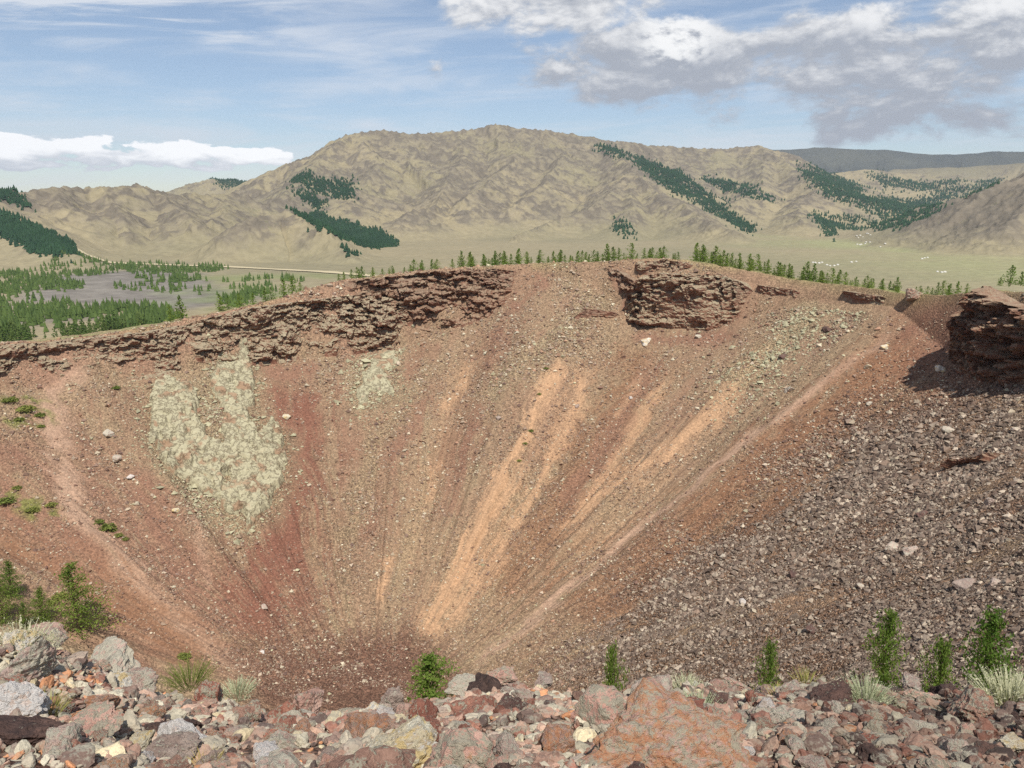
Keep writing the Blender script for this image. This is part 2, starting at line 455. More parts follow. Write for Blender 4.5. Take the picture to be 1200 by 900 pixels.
M_GREEN = mat_leaf('green_shrub_leaves', S(92, 104, 54), S(142, 148, 82), 5, .25)
def mat_plain(name, col, rough=.9):
    m, t, b = material(name); co = t.coord('Object'); n = t.noise(co, 9, 4)
    t.l(t.mix(n, tuple(c * .7 for c in col), tuple(min(1, c * 1.25) for c in col)), b.inputs['Base Color'])
    b.inputs['Roughness'].default_value = rough
    return m
M_BARK = mat_plain('bark', S(92, 74, 60))

# ------------------------------------------------------------------ crater mesh
def build_crater():
    dense = np.radians(np.linspace(-82, 152, 2100)); coarse = np.radians(np.linspace(152, 278, 260))[1:-1]
    th = np.concatenate([dense, coarse])
    R, ZR, RB, ZC = tables(th)
    v_in = np.concatenate([np.linspace(0.02, R0, 24)[:-1]])
    wall = np.linspace(0, 1, 380); band = np.linspace(0, 1, 26)[1:]
    out = np.concatenate([np.linspace(.4, 12, 26), np.geomspace(13, 260, 40)])
    rr = np.concatenate([np.broadcast_to(v_in, (len(th), len(v_in))), R0 + (RB[:, None] - R0) * wall, RB[:, None] + (R - RB)[:, None] * band, R[:, None] + out], 1)
    x = CX + rr * np.sin(th)[:, None]; y = CY + rr * np.cos(th)[:, None]
    xf, yf = x.ravel(), y.ravel()
    z = H(xf, yf)
    near = np.hypot(xf, yf)
    col, den = wall_zone(xf, yf)
    z = z + (fbm(xf * 1.4, yf * 1.4, 0, 3, 61) * .16) * np.minimum(den, 1.2) * sstep(8, 25, near)
    V = np.stack([xf, yf, z], -1)
    o = mesh_obj('crater_ground', V, grid_faces(len(th), rr.shape[1], wrap=True), M_GROUND, attrs={'soil': col, 'stony': np.clip(den, 0, 1.6)})
    kind(o, 'structure')
build_crater()
def ground_pt(x, y): return float(H(np.array([x]), np.array([y]))[0])

# ================================================================== CLIFFS AND SLABS (things)
def resample(pts, n):
    p = SA(pts, float); d = np.concatenate([[0], np.cumsum(np.hypot(np.diff(p[:, 0]), np.diff(p[:, 1])))])
    t = np.linspace(0, d[-1], n)
    return np.stack([np.interp(t, d, p[:, i]) for i in range(p.shape[1])], 1)
def cliff(name, label, top, base, lean=.34, amp=1.0, step=.22, seed=0, mat=None, dist=None, overhang=0.0, back=4.0, cover=1.0, sw=.8):
    L = sum(math.hypot(top[i + 1][0] - top[i][0], top[i + 1][1] - top[i][1]) for i in range(len(top) - 1)) * .19
    nu = max(24, int(L / step))
    tp, bp = resample(top, nu), resample(base, nu)
    B = hit(bp[:, 0], bp[:, 1])
    if dist is not None:
        k = dist / np.hypot(B[:, 0], B[:, 1]); B = B * np.where(k < 1, k, 1)[:, None]
    sb = np.hypot(B[:, 0], B[:, 1]); sb = np.convolve(np.concatenate([np.full(6, sb[0]), sb, np.full(6, sb[-1])]), np.ones(13) / 13, 'valid')
    h = np.maximum((bp[:, 1] - tp[:, 1]) * sb / F, .4)
    T = at_dist(tp[:, 0], tp[:, 1], sb + h * lean - overhang)
    inw = np.stack([CX - T[:, 0], CY - T[:, 1]], 1); inw /= np.linalg.norm(inw, axis=1)[:, None]
    hm = float(np.mean(h)); nf = max(14, int(np.max(h) * 1.1 / step))
    rows = []
    for k, w in enumerate(np.linspace(1, 0, 8)[:-1]):            # cap, from behind to the lip
        rows.append((T + np.c_[-inw * back * w, np.full(nu, -.16 * back * w - (1.4 if k == 0 else 0))], .55 * (1 - w), 1.0))
    for w in np.linspace(0, 1, nf):
        rows.append((lerp(T, B, w), 1.0 if w < .9 else 1 - (w - .9) * 5, 0.0))
    rows.append((B + np.c_[inw * .4, np.full(nu, -.9)], .2, 0.0)); rows.append((B + np.c_[-inw * .8, np.full(nu, -2.4)], 0, 0.0))
    P = np.stack([r[0] for r in rows], 1); A = np.array([r[1] for r in rows])[None, :] * np.ones((nu, 1)); CAP = np.array([r[2] for r in rows])[None, :] * np.ones((nu, 1))
    u = np.linspace(0, 1, nu)[:, None]; taper = np.clip(np.minimum(u, 1 - u) * 9, 0, 1) ** .6
    x, y, z = P[..., 0], P[..., 1], P[..., 2]
    wz = z + 1.6 * fbm(x * .10, y * .10, z * .15, 2, seed + 3)
    wx = x + 1.2 * fbm(x * .4, y * .4, z * .4, 3, seed + 4); wy = y + 1.2 * fbm(x * .4, y * .4, z * .4, 3, seed + 5)
    wz2 = wz + .5 * fbm(x * .7, y * .7, z * .7, 2, seed + 12)
    strat = fbm(x * .09, y * .09, wz * .55, 3, seed + 6, .55)
    def blocks(b, k, s_): return _h(np.floor(wx / b / k).astype(int), np.floor(wy / b / k).astype(int), np.floor(wz2 / (b * .6)).astype(int), s_) - .5
    blk, blk2, blk3 = blocks(2.6, 1.3, seed), blocks(1.2, 1.3, seed + 1), blocks(.6, 1.2, seed + 2)
    rel = strat * sw + blk * 1.2 + blk2 * .85 + blk3 * .35 + fbm(x * .9, y * .9, z * 1.1, 4, seed + 7) * .7 + fbm(x * .13, y * .13, z * .12, 2, seed + 8) * 1.8
    scale = amp * np.clip(h / 6, .35, 1.2)[:, None] * np.clip(1 + .9 * fbm(x * .05, y * .05, z * .08, 2, seed + 14), .35, 1.6)
    gap = sstep(.14, .5, fbm(x * .05, y * .05, z * .10, 3, seed + 10)) * cover
    D = (rel * scale + .17 * scale - gap * 1.7) * A * taper - (1 - taper) * 1.6
    rise = (blk * .7 + blk2 * .5 + fbm(x * .8, y * .8, 0, 3, seed + 9) * .6) * scale * np.maximum(CAP * .8, .25) * A * taper
    P = P.copy(); P[..., 0] += inw[:, None, 0] * D * (1 - .5 * CAP); P[..., 1] += inw[:, None, 1] * D * (1 - .5 * CAP); P[..., 2] += rise - (1 - taper) * .8
    low = np.broadcast_to(np.clip((np.arange(len(rows)) - 7) / nf, 0, 1), (nu, len(rows))).ravel()
    mid = P.reshape(-1, 3).mean(0)
    o = mesh_obj(name, P.reshape(-1, 3) - mid, grid_faces(nu, len(rows)), mat or M_CLIFF, smooth=False, attrs={'low': low}); o.location = mid
    return tag(o, label, 'lava cliff', 'lava cliffs and ledges of the crater lip')
cliff('lava_cliff', 'long low band of layered brown lava at the far left, below the valley forest', [(-70,410),(0,404),(60,401),(120,394),(170,389),(210,381),(236,386)],
      [(-70,470),(0,455),(60,452),(95,428),(150,445),(168,446),(236,430)], seed=11)
cliff('lava_cliff', 'broken layered lava cliff with pale crust above the big lichen slab', [(212,380),(260,369),(300,359),(340,355),(390,349),(440,345),(484,356)],
      [(212,414),(260,424),(300,424),(380,414),(430,411),(484,404)], seed=23, amp=1.1)
cliff('lava_cliff', 'dark purple brown lava cliff under the larch row, left of the central chute', [(395,330),(440,326),(480,321),(540,316),(604,315)],
      [(395,348),(440,356),(465,376),(520,386),(570,372),(604,345)], seed=37, amp=1.15, mat=M_CLIFF_DARK)
cliff('lava_cliff', 'big blocky lava outcrop with pale banded top in the middle of the far lip', [(729,352),(742,334),(756,324),(780,320),(820,322),(850,325),(868,330),(880,338)],
      [(729,372),(742,380),(756,383),(790,385),(830,388),(852,382),(868,366),(880,346)], seed=41, amp=1.35, lean=.12, overhang=.8, cover=.2)
cliff('lava_cliff', 'short slanting dark ledge running down to the big central lava outcrop', [(708,313),(730,319),(764,337)], [(708,322),(735,345),(764,353)], seed=52, amp=2.0, overhang=.7, cover=0, mat=M_CLIFF_DARK)
cliff('lava_cliff', 'low purple-brown ledge just below the larches, above the big central lava outcrop', [(742,306),(780,305),(812,309)], [(742,316),(780,319),(812,315)], seed=61, amp=2.0, overhang=.7, cover=0)
cliff('lava_cliff', 'thin ragged ledge on the lip just right of the big central lava outcrop', [(884,333),(905,336),(938,341)], [(884,341),(905,346),(938,349)], seed=67, amp=2.0, overhang=.7, cover=0)
cliff('lava_cliff', 'thin ragged ledge near the right end of the larch row on the lip', [(984,340),(1010,343),(1040,349)], [(984,347),(1010,351),(1040,356)], seed=71, amp=2.0, overhang=.7, cover=0)
cliff('lava_cliff', 'small arched ledge alone on the tan slope left of the big central lava outcrop', [(668,372),(690,362),(724,366)], [(668,377),(692,371),(724,373)], seed=73, amp=2.0, overhang=.7, cover=0, mat=M_CLIFF_DARK, back=2)
cliff('lava_cliff', 'flat dark-edged slab ledge sticking out of the grey scree on the right slope', [(1103,548),(1120,538),(1150,536),(1166,526)], [(1103,552),(1120,547),(1150,540),(1166,541)], seed=79, amp=2.0, overhang=.7, cover=0, step=.15, mat=M_CLIFF_DARK, back=1.5)
cliff('lava_cliff', 'large black shadowed lava crag at the right edge of the crater lip', [(1108,385),(1126,362),(1141,340),(1150,334),(1165,342),(1182,352),(1205,360),(1250,366)],
      [(1108,420),(1126,436),(1141,440),(1150,442),(1165,446),(1182,448),(1205,452),(1250,462)], seed=83, amp=1.5, lean=.05, overhang=.5, cover=0, sw=.3, back=2.5, mat=M_CLIFF_DARK)

def slab(name, label, polys, thick=1.0, step=.26, seed=0):
    allp = [wallpts(p) for p in polys]
    lo = np.min([p[:, :2].min(0) for p in allp], 0) - 2; hi = np.max([p[:, :2].max(0) for p in allp], 0) + 2
    gx = np.arange(lo[0], hi[0], step); gy = np.arange(lo[1], hi[1], step)
    X, Y = [a.ravel() for a in np.meshgrid(gx, gy, indexing='ij')]
    wx = X + fbm(X * .35, Y * .35, 0, 5, seed, .6) * 1.7; wy = Y + fbm(X * .35, Y * .35, 5, 5, seed + 1, .6) * 1.7
    m = np.max([sdf(wx, wy, p[:, :2]) for p in allp], 0)
    hole = sstep(.34, .5, fbm(X * .22, Y * .16, 3, 3, seed + 2)) * 2.2
    m = m - hole
    z = H(X, Y)
    body = sstep(-.1, .55, m)
    rough = fbm(X * .45, Y * .45, 0, 4, seed + 3, .5) * .5 + np.abs(fbm(X * .9, Y * .9, 0, 3, seed + 4)) * .3
    blk = _h(np.floor(wx / 1.7).astype(int), np.floor(wy / 1.7).astype(int), np.zeros(len(X), int), seed + 5) - .5
    zz = z - .5 + body * (thick * (.75 + .5 * blk) + rough + .35)
    nu, nv = len(gx), len(gy); Fc = grid_faces(nu, nv)
    keep = (m[Fc] > -.35).any(1); Fc = Fc[keep]
    idx = np.unique(Fc); mp = np.full(nu * nv, -1); mp[idx] = np.arange(len(idx)); Fc = mp[Fc]
    V = np.stack([X, Y, zz], -1)[idx]; mid = V.mean(0)
    o = mesh_obj(name, V - mid, Fc, M_LICHEN, smooth=False); o.location = mid
    return tag(o, label, 'lava slab', 'pale lichen-covered slabs on the left wall')
slab('lichen_slab', 'big pale yellow-green lichen-covered slab spread down the left crater wall',
     [[(178,455),(195,448),(225,452),(232,470),(234,490),(245,512),(266,530),(272,560),(258,588),(240,582),(215,566),(195,553),(182,536),(175,515),(180,490),(176,470)],
      [(257,407),(293,404),(296,450),(296,490),(301,508),(318,492),(332,508),(334,560),(322,585),(300,616),(288,622),(262,602),(250,575),(258,530),(264,500),(258,472),(244,458),(245,442),(258,430)]], 2.1, seed=91)
slab('lichen_slab', 'small pale lichen-covered slab under the cliff, right of the big lichen slab',
     [[(426,425),(445,408),(468,412),(466,430),(450,440),(464,452),(462,460),(436,462),(430,478),(414,476),(416,462),(424,450)]], .9, seed=97)

# ================================================================== SCREE STONES (stuff) AND BOULDERS
def stones_mesh(name, P, size, tint, base, mat, seed, flat=.7):
    """many small angular stones in one mesh"""
    r = np.random.default_rng(seed); n = len(P)
    if isinstance(base, list): BF = base[0][1]; BV = base[0][0]; V = np.stack([b[0] for b in base])[r.integers(0, len(base), n)]
    else: BV, BF = base; V = BV[None] * (1 + r.normal(0, .24, (n, len(BV), 1)))
    V = V * (np.stack([r.uniform(.7, 1.4, n), r.uniform(.7, 1.2, n), r.uniform(.5, .95, n) * flat / .7], -1) * size[:, None])[:, None, :]
    a = r.uniform(0, 2 * math.pi, n); b = r.normal(0, .5, n)
    ca, sa, cb, sb = np.cos(a)[:, None], np.sin(a)[:, None], np.cos(b)[:, None], np.sin(b)[:, None]
    x, y, z = V[..., 0], V[..., 1], V[..., 2]
    y, z = y * cb - z * sb, y * sb + z * cb
    x, y = x * ca - y * sa, x * sa + y * ca
    V = np.stack([x, y, z], -1) + P[:, None, :]
    Fc = (BF[None] + (np.arange(n) * len(BV))[:, None, None]).reshape(-1, BF.shape[1])
    o = mesh_obj(name, V.reshape(-1, 3), Fc, mat, smooth=False, attrs={'tint': np.repeat(tint, len(BV), 0)})
    return o
OCT = (SA([(1,0,0),(-1,0,0),(0,1,0),(0,-1,0),(0,0,1),(0,0,-1)], float), SA([(0,2,4),(2,1,4),(1,3,4),(3,0,4),(2,0,5),(1,2,5),(3,1,5),(0,3,5)]))
ICO1, ICO2, ICO3, ICO4 = ico(1), ico(2), ico(4), ico(6)
SC_PAL = SA([S(176,160,140), S(150,130,114), S(132,110,98), S(120,92,80), S(160,126,104), S(104,84,76), S(196,186,162), S(186,182,150)])
LICH = [wallpts([(178,455),(232,460),(245,512),(257,420),(295,410),(296,490),(332,508),(334,560),(300,616),(258,600),(182,540)]), wallpts([(426,425),(468,412),(462,460),(430,478),(414,476)])]
PALE = wallpts([(985,350),(945,380),(915,420),(880,445)])
def scree():
    N = 2400000
    th = np.radians(rng.uniform(-80, 150, N)); r = np.sqrt(rng.uniform(R0 ** 2 * .2, 108 ** 2, N))
    x = CX + r * np.sin(th); y = CY + r * np.cos(th)
    dist = np.hypot(x, y); R, ZR, RB, ZC = tables(th)
    pre = rng.uniform(0, 1, N) < np.minimum(1, (75 / np.maximum(dist, 20)) ** 1.2) * .6
    pre &= (r < R + 1.5) & (dist > 14)
    x, y, dist, r, th = x[pre], y[pre], dist[pre], r[pre], th[pre]
    col, den = wall_zone(x, y)
    cl = sstep(-.3, .4, fbm(x * .16, y * .16, 0, 4, 77, .6)) * 1.15
    acc = rng.uniform(0, 1, len(x)) < np.clip(den * .55 * (.3 + .9 * cl), 0, 1) * (1 - .8 * (np.abs(y) < 0))
    x, y, dist, den, col = x[acc], y[acc], dist[acc], den[acc], col[acc]
    lo = np.maximum(dist / 788 * .48, .045)
    size = lo * (1 - rng.uniform(0, .985, len(x))) ** -.42 * (.8 + .3 * np.minimum(den, 1.7))
    sc = sstep(-10, 6, sdf(x, y, SCREE[:, :2]))
    size = np.minimum(size * (1 + .22 * sc), .8)
    z = H(x, y) + size * .15
    n = len(x); print('scree', n)
    tint = SC_PAL[np.minimum((rng.uniform(0, 1, n) ** 1.0 * 7.2).astype(int), 7)] * rng.uniform(.8, 1.35, n)[:, None]
    tint = lerp(tint, col, rng.uniform(0, .55, n)[:, None])
    g_ = tint.mean(1, keepdims=True) * SA([1.22, .97, .76]); tint = lerp(tint, lerp(tint, g_, .65) * .84, sc[:, None])
    sl = np.max([sdf(x, y, p[:, :2]) for p in LICH], 0)
    k = (sstep(-7, -.5, sl) * .4 + .6 * np.exp(-(seg_dist(x, y, PALE)[0] / 7) ** 2)) > rng.uniform(0, 1, n)
    tint[k] = SA(S(176, 170, 140)) * rng.uniform(.75, 1.15, (k.sum(), 1)); size = np.where(k, size * 1.35, size)
    kind(stones_mesh('scree_stones', np.stack([x, y, z], -1), size, tint, OCT, M_STONE, 5), 'stuff')
scree()
def rock_mesh(seed, base, rough=1.0, planes=16):
    r = np.random.default_rng(seed); V, Fc = base
    n = r.normal(0, 1, (planes, 3)); n /= np.linalg.norm(n, axis=1)[:, None]; d = r.uniform(.55, 1.0, planes)
    q = V @ n.T; rad = np.min(np.where(q > .12, d[None] / np.maximum(q, .12), 9), 1); rad = np.minimum(rad, 1.35)
    x, y, z = V.T * 1.0
    rad = rad * (1 + rough * (fbm(x * 2 + seed, y * 2, z * 2, 3, seed) * .16 + ridged(x * 3.4 + seed, y * 3.4, z * 3.4, 3, seed + 1) * .06 + fbm(x * 9, y * 9, z * 9, 2, seed + 2) * .05))
    P = V * rad[:, None]; P *= SA([1.15, .95, .75])
    return P / np.abs(P[:, :2]).max(), Fc
def mat_rock(name, pal, crust, crust_amt, orange=0.0, yellow=0.0, scale=1.0):
    m, t, b = material(name)
    oi = t.n('ShaderNodeObjectInfo'); r = E(t.nt, oi.outputs['Random'])
    co = t.vadd(t.coord('Object'), t.comb(r * 91, r * 57, r * 33))
    big = t.noise(co, 1.3 * scale, 4, .6); mid = t.noise(co, 3.6 * scale, 6, .7); fine = t.noise(co, 12 * scale, 5, .75)
    c = t.mix(big.ss(.35, .65), pal[0], pal[1])
    c = t.mix(mid.ss(.45, .65) * .8, c, pal[2])
    c = t.mix(1.0, c, t.comb(r * .5 + .92, r * .38 + .98, r * .35 + 1.0), 'MULTIPLY')
    vz = t.voro(co, 7 * scale); pit = vz.ss(.25, .05) * fine.ss(.4, .6)
    c = t.mix(pit * .55, c, S(52, 40, 38))
    cz = mid * .6 + fine * .4 + (r - .5) * .12
    c = t.mix(cz.ss(.56 - crust_amt, .60 - crust_amt) * .9, c, t.mix(fine.ss(.4, .6), crust, tuple(v * .68 for v in crust)))
    bl = t.noise(t.vadd(co, (7.3, 1.1, 4.2)), 2.4 * scale, 5, .7)
    c = t.mix(bl.ss(.63, .67) * .55, c, S(96, 92, 86))
    if orange > 0:
        on = t.noise(t.vadd(co, (3.1, 8.2, 0.4)), 2.0 * scale, 6, .72)
        c = t.mix((on * .65 + fine * .35).ss(.60 - orange, .64 - orange) * .85, c, t.mix(fine.ss(.4, .6), S(196, 126, 82), S(186, 146, 116)))
    if yellow > 0:
        yn = t.noise(t.vadd(co, (1.7, 3.3, 9.4)), 1.6 * scale, 5, .7)
        c = t.mix(yn.ss(.60 - yellow, .66 - yellow) * .8, c, S(204, 178, 122))
    c = t.mix(.6, c, t.mix(1.0, c, t.comb(fine * 1.7 + .2, fine * 1.7 + .2, fine * 1.7 + .2), 'MULTIPLY'))
    t.l(c, b.inputs['Base Color'])
    t.l(t.bump(mid * .8 + fine * .5 + pit * -.4, .7, .09), b.inputs['Normal'])
    return m
CR = S(186, 180, 158)
RM = {
 'red': mat_rock('red_lava', (S(140,92,78), S(162,116,98), S(122,78,66)), CR, .05, .0),
 'brown': mat_rock('brown_lava', (S(138,106,92), S(166,130,112), S(114,84,74)), CR, .07, .01),
 'pink': mat_rock('pink_lava', (S(178,138,122), S(194,160,144), S(152,112,98)), CR, .07, .02),
 'grey': mat_rock('lichen_grey_lava', (S(160,136,124), S(182,160,146), S(128,106,98)), S(200,194,174), .08, .0),
 'dark': mat_rock('dark_lava_stone', (S(84,66,60), S(104,82,74), S(66,54,52)), S(170,164,146), -.02, .0),
 'orange': mat_rock('orange_lichen_lava', (S(164,130,116), S(186,156,140), S(134,104,94)), S(192,184,160), .06, .115, scale=3.0),
 'cream': mat_rock('cream_lichen_lava', (S(196,180,150), S(210,200,178), S(176,146,110)), S(222,218,208), .06, .0, .08),
 'white': mat_rock('white_crusted_lava', (S(188,170,156), S(206,196,188), S(168,140,128)), S(226,222,216), .10, .0),
}
# boulders lying on the wall
def wall_boulders():
    spec = [(1070,349,20,'brown','round dark red lump on the right lip beside the larches'),
      (585,491,9,'grey','lone pale stone with a dark hollow beside it, on the orange streaks'),
      (818,396,10,'grey','pale boulder below the big central lava outcrop, the one to the right'),(756,402,13,'cream','pale boulder below the left foot of the big central lava outcrop'),
      (1048,643,18,'grey','pair-topped pale grey boulder high in the right scree, above the young larches'),(1066,648,16,'grey','broad pale boulder touching the pair-topped one in the right scree'),
      (870,706,14,'white','pale cubic boulder in the scree straight above the smallest larch'),(848,653,10,'grey','grey boulder on the left margin of the grey scree'),
      (952,740,15,'dark','dark boulder in the scree right of the smallest larch'),(1008,688,14,'grey','grey boulder in the mid scree, left of the tallest right larch'),
      (930,676,12,'dark','dark boulder in the scree near the brown patch'),(1035,408,11,'cream','pale boulder upper right slope, in the thin line of stones'),
      (1100,434,14,'cream','pale boulder at the foot of the black right crag'),(1017,431,9,'cream','pale boulder lower in the thin line of stones'),(1018,474,9,'grey','grey stone on the brown bare slope at right'),
      (1160,590,14,'grey','grey boulder right of the dark-edged slab ledge'),(1112,506,14,'grey','flat grey boulder above the dark-edged slab ledge'),(1190,506,13,'grey','grey boulder at right edge, above the dark-edged slab'),
      (1130,690,24,'grey','flat pale slab stone low on the right scree'),(1168,684,14,'grey','pale stone beside the flat slab low on the right scree'),(1080,605,12,'dark','dark boulder below the dark-edged slab ledge'),
      (138,538,15,'grey','flat grey boulder left of the big lichen slab, upper one'),(154,560,10,'white','pale boulder left of the big lichen slab, lower one'),(128,510,12,'grey','grey boulder high on the slope left of the big lichen slab'),
      (307,764,8,'white','small white block on the dark crater floor edge'),(310,713,9,'grey','grey stone on the dark red streak near the floor'),
      (916,420,13,'dark','dark boulder amid pale stones right of the big outcrop'),(968,388,13,'dark','dark hollow-sided boulder high on the tan right slope'),(925,458,12,'grey','grey boulder at the foot of the tan stony slope'),(676,477,8,'grey','grey stone between the orange streaks'),(739,467,6,'white','small white stone right of the orange streaks'),
      (337,490,12,'cream','pale boulder right of the big lichen slab, upper one'),(206,600,12,'cream','pale boulder at the lower left of the big lichen slab')]
    protos = [rock_mesh(300 + i, ICO3) for i in range(5)]
    for i, (px, py, w, mk, lab) in enumerate(spec):
        P = hit(px, py)[0]; s = w * np.hypot(*P[:2]) / F / 2 * 1.05
        V, Fc = protos[i % 5]
        o = mesh_obj('boulder', V * s * SA([1, 1, 1.05]), Fc, RM[mk], smooth=False); o.location = (P[0], P[1], P[2] + s * .22); o.rotation_euler = (.2, -.15, i * 1.7)
        tag(o, lab, 'boulder', 'boulders on the crater wall')
wall_boulders()

# ================================================================== FOREGROUND LEDGE
EDGE = SA([(-300,690),(0,728),(60,737),(110,757),(150,782),(190,797),(280,812),(330,822),(440,818),(470,826),(520,808),(560,796),(600,788),(700,800),(760,801),(800,793),(870,797),(950,792),(1000,788),(1050,796),(1100,800),(1200,792),(1500,780)], float)
S_E = 5.0
_eray = ray(EDGE[:, 0], EDGE[:, 1]); _eaz = np.arctan2(_eray[:, 0], _eray[:, 1]); _ez = S_E * _eray[:, 2] / np.hypot(_eray[:, 0], _eray[:, 1])
def G(x, y, detail=True):
    s = np.hypot(x, y); az = np.arctan2(x, y)
    ze = np.interp(az, _eaz, _ez) - .12
    t = np.clip((s - 1.9) / (S_E - 1.9), 0, 1)
    z = lerp(-1.6, ze, t)
    z = np.where(s > S_E, ze - (s - S_E) * 1.5, z)
    bz = sstep(R_(75), R_(110), np.abs(az)); z = lerp(z, -1.7 - .12 * s, bz)
    if detail: z = z + fbm(x * 1.3, y * 1.3, 0, 4, 101) * .09 + fbm(x * 5, y * 5, 0, 3, 102) * .03
    return z
def ledge():
    az = np.radians(np.concatenate([np.linspace(-60, 60, 700), np.linspace(60, 300, 120)[1:-1]]))
    s = np.concatenate([np.linspace(.05, 1.4, 12), np.linspace(1.45, 5.6, 170), np.linspace(5.7, 9.5, 24)])
    x = s[None] * np.sin(az)[:, None]; y = s[None] * np.cos(az)[:, None]
    z = G(x, y)
    m, t, b = material('ledge_rubble'); co = t.coord('Object')
    f = t.noise(co, 9, 6, .7); f2 = t.noise(co, 34, 4, .7); v = t.voro(co, 26); vc = t.sep(t.voro(co, 26, 'Color')); g = t.noise(co, 1.4, 4)
    c = t.mix(f.ss(.35, .65), S(96, 72, 62), S(152, 116, 98)); c = t.mix(vc[0] * .6, c, S(172, 152, 132)); c = t.mix(g.ss(.5, .62) * .5, c, S(132, 82, 68))
    c = t.mix(v.ss(.35, .7) * .6, c, S(60, 46, 40)); c = t.mix(vc[1].ss(.8, .9) * .8, c, S(190, 184, 164))
    c = t.mix(.7, c, t.mix(1.0, c, t.comb(f2 * 1.8 + .1, f2 * 1.8 + .1, f2 * 1.8 + .1), 'MULTIPLY'))
    t.l(c, b.inputs['Base Color']); t.l(t.bump(f * .5 + f2 * .4 + v * -.7, 1.0, .05), b.inputs['Normal'])
    kind(mesh_obj('rim_ledge_ground', np.stack([x, y, z], -1).reshape(-1, 3), grid_faces(len(az), len(s), wrap=True), m), 'structure')
ledge()
def Gp(px, py):
    return hit(px, py, h=lambda x, y: G(x, y, False), t0=1.2, t1=6.5, n=300)
PAL_FG = SA([S(152,122,106), S(132,94,80), S(160,150,132), S(92,78,72), S(166,138,120), S(172,164,144), S(122,102,92), S(176,126,92), S(184,170,140), S(154,138,124)])
def foreground_rocks():
    # the ones that stand out: px, py (centre), width px, height factor, material, label
    spec = [
     (780,890,214,.60,'orange','big rounded boulder blotched with orange lichen at the bottom of the picture'),
     (470,888,120,.6,'cream','white and yellowish crusted boulder at the bottom edge, left of the big orange boulder'),
     (655,878,92,.7,'orange','craggy lichened block touching the left side of the big orange boulder'),
     (40,785,128,.55,'grey','flat-topped grey slab with red sides at the left edge under the silver shrub'),
     (35,862,110,.5,'dark','dark gap-edged slab in the lower left corner'),
     (18,830,70,.8,'white','white-crusted block at the left edge above the dark slab'),
     (72,880,80,.7,'grey','tall grey-green lichened block right of the dark corner slab'),
     (60,745,80,.45,'pink','long pinkish rock on top of the left hump, above the silver shrub'),
     (128,775,90,.5,'grey','pale lichened rock at the end of the left hump'),
     (160,802,56,.7,'grey','grey knobbly rock on the ledge edge, right of the left hump'),
     (245,820,62,.8,'red','rounded bright red rock leaning on a tan one near the ledge edge'),
     (262,826,34,.8,'cream','tan rock wedged against the bright red one'),
     (360,822,72,.75,'pink','large pale pink rock standing at the ledge edge, left of the bright shrub'),
     (385,845,48,.7,'pink','pinkish rock just below the large pale pink one'),
     (330,868,56,.7,'red','dark red rock below the large pale pink rock'),
     (290,838,60,.75,'brown','brown-purple rock right of the bright red rock'),
     (200,855,76,.55,'dark','dark-sided lichened rock in the middle of the left rubble'),
     (205,880,70,.6,'grey','grey crusted rock at the bottom, left of the yellow crusted stone'),
     (165,872,52,.6,'cream','yellow crusted stone in the left rubble'),
     (310,885,60,.6,'white','angular whitish rock at the bottom edge of the left rubble'),
     (120,820,44,.7,'orange','orange-stained rock in the upper left rubble'),
     (110,850,70,.5,'pink','flat pinkish rock beside the dry grass tuft on the left'),
     (462,822,50,.8,'grey','grey lichened rock beside the bright green shrub at the edge'),
     (590,835,66,.75,'dark','dark grey angular rock with black hollow in the middle of the rubble'),
     (615,845,48,.8,'brown','brown rock leaning on the dark grey angular rock'),
     (545,875,58,.8,'red','red-brown rock with a dark cleft left of the middle'),
     (510,868,46,.7,'red','small brick-red rock in the middle left rubble'),
     (430,850,60,.6,'grey','grey lichen-crusted rock in the middle left rubble'),
     (600,885,60,.7,'grey','grey rock at the bottom edge left of the lichened block'),
     (545,800,46,.5,'grey','flat grey stone on the ledge edge left of the bare path end'),
     (590,792,50,.6,'pink','pinkish-grey rock on the ledge edge in the middle'),
     (640,795,44,.6,'grey','grey rock on the ledge edge in front of the grey scree'),
     (745,806,36,.7,'orange','small rock with orange lichen right of the slim larch'),
     (775,805,36,.7,'brown','brown rock just left of the silver shrub on the edge'),
     (838,828,54,.8,'dark','black-faced rock under the silver shrub on the edge'),
     (700,815,60,.6,'grey','grey rough rock left of the slim larch foot'),
     (865,800,34,.6,'pink','pale pink rock on the ledge edge right of the silver shrub'),
     (975,818,60,.6,'dark','dark flat rock in the right rubble left of the round silver shrub'),
     (940,848,70,.4,'grey','long pale flat rock on the dark rubble at right'),
     (1065,800,40,.8,'grey','tall pale rock right of the round silver shrub'),
     (1085,818,48,.7,'pink','pinkish rock in front of the right larches'),
     (1140,830,60,.7,'brown','brown rock cluster head at the right, below the large silver shrub'),
     (1110,812,40,.7,'dark','dark rock at the edge below the right larches'),
     (1180,868,40,.7,'cream','cream rock near the right edge'),
     (1010,872,46,.8,'red','red-brown upright rock in the lower right rubble'),
    ]
    big = [rock_mesh(500 + i, ICO4, 1.7) for i in range(4)]; dome = rock_mesh(523, ICO4, 1.9, 34)
    occ = []
    mats = list(RM)
    protos = {}
    def place(P, s, hf, mk, lab, grp, i, V_F, name):
        key = (id(V_F), mk)
        if key not in protos:
            protos[key] = mesh_obj(name, V_F[0], V_F[1], RM[mk], smooth=False, link=False).data
        o = bpy.data.objects.new(name, protos[key]); COL.objects.link(o)
        o.scale = (s, s * .9, s * hf * 1.25)
        r = np.random.default_rng(i)
        o.rotation_euler = (r.normal(0, .18), r.normal(0, .18), r.uniform(0, 6.28)); o.location = (P[0], P[1], P[2])
        tag(o, lab, 'rock', grp); occ.append((P[0], P[1], s))
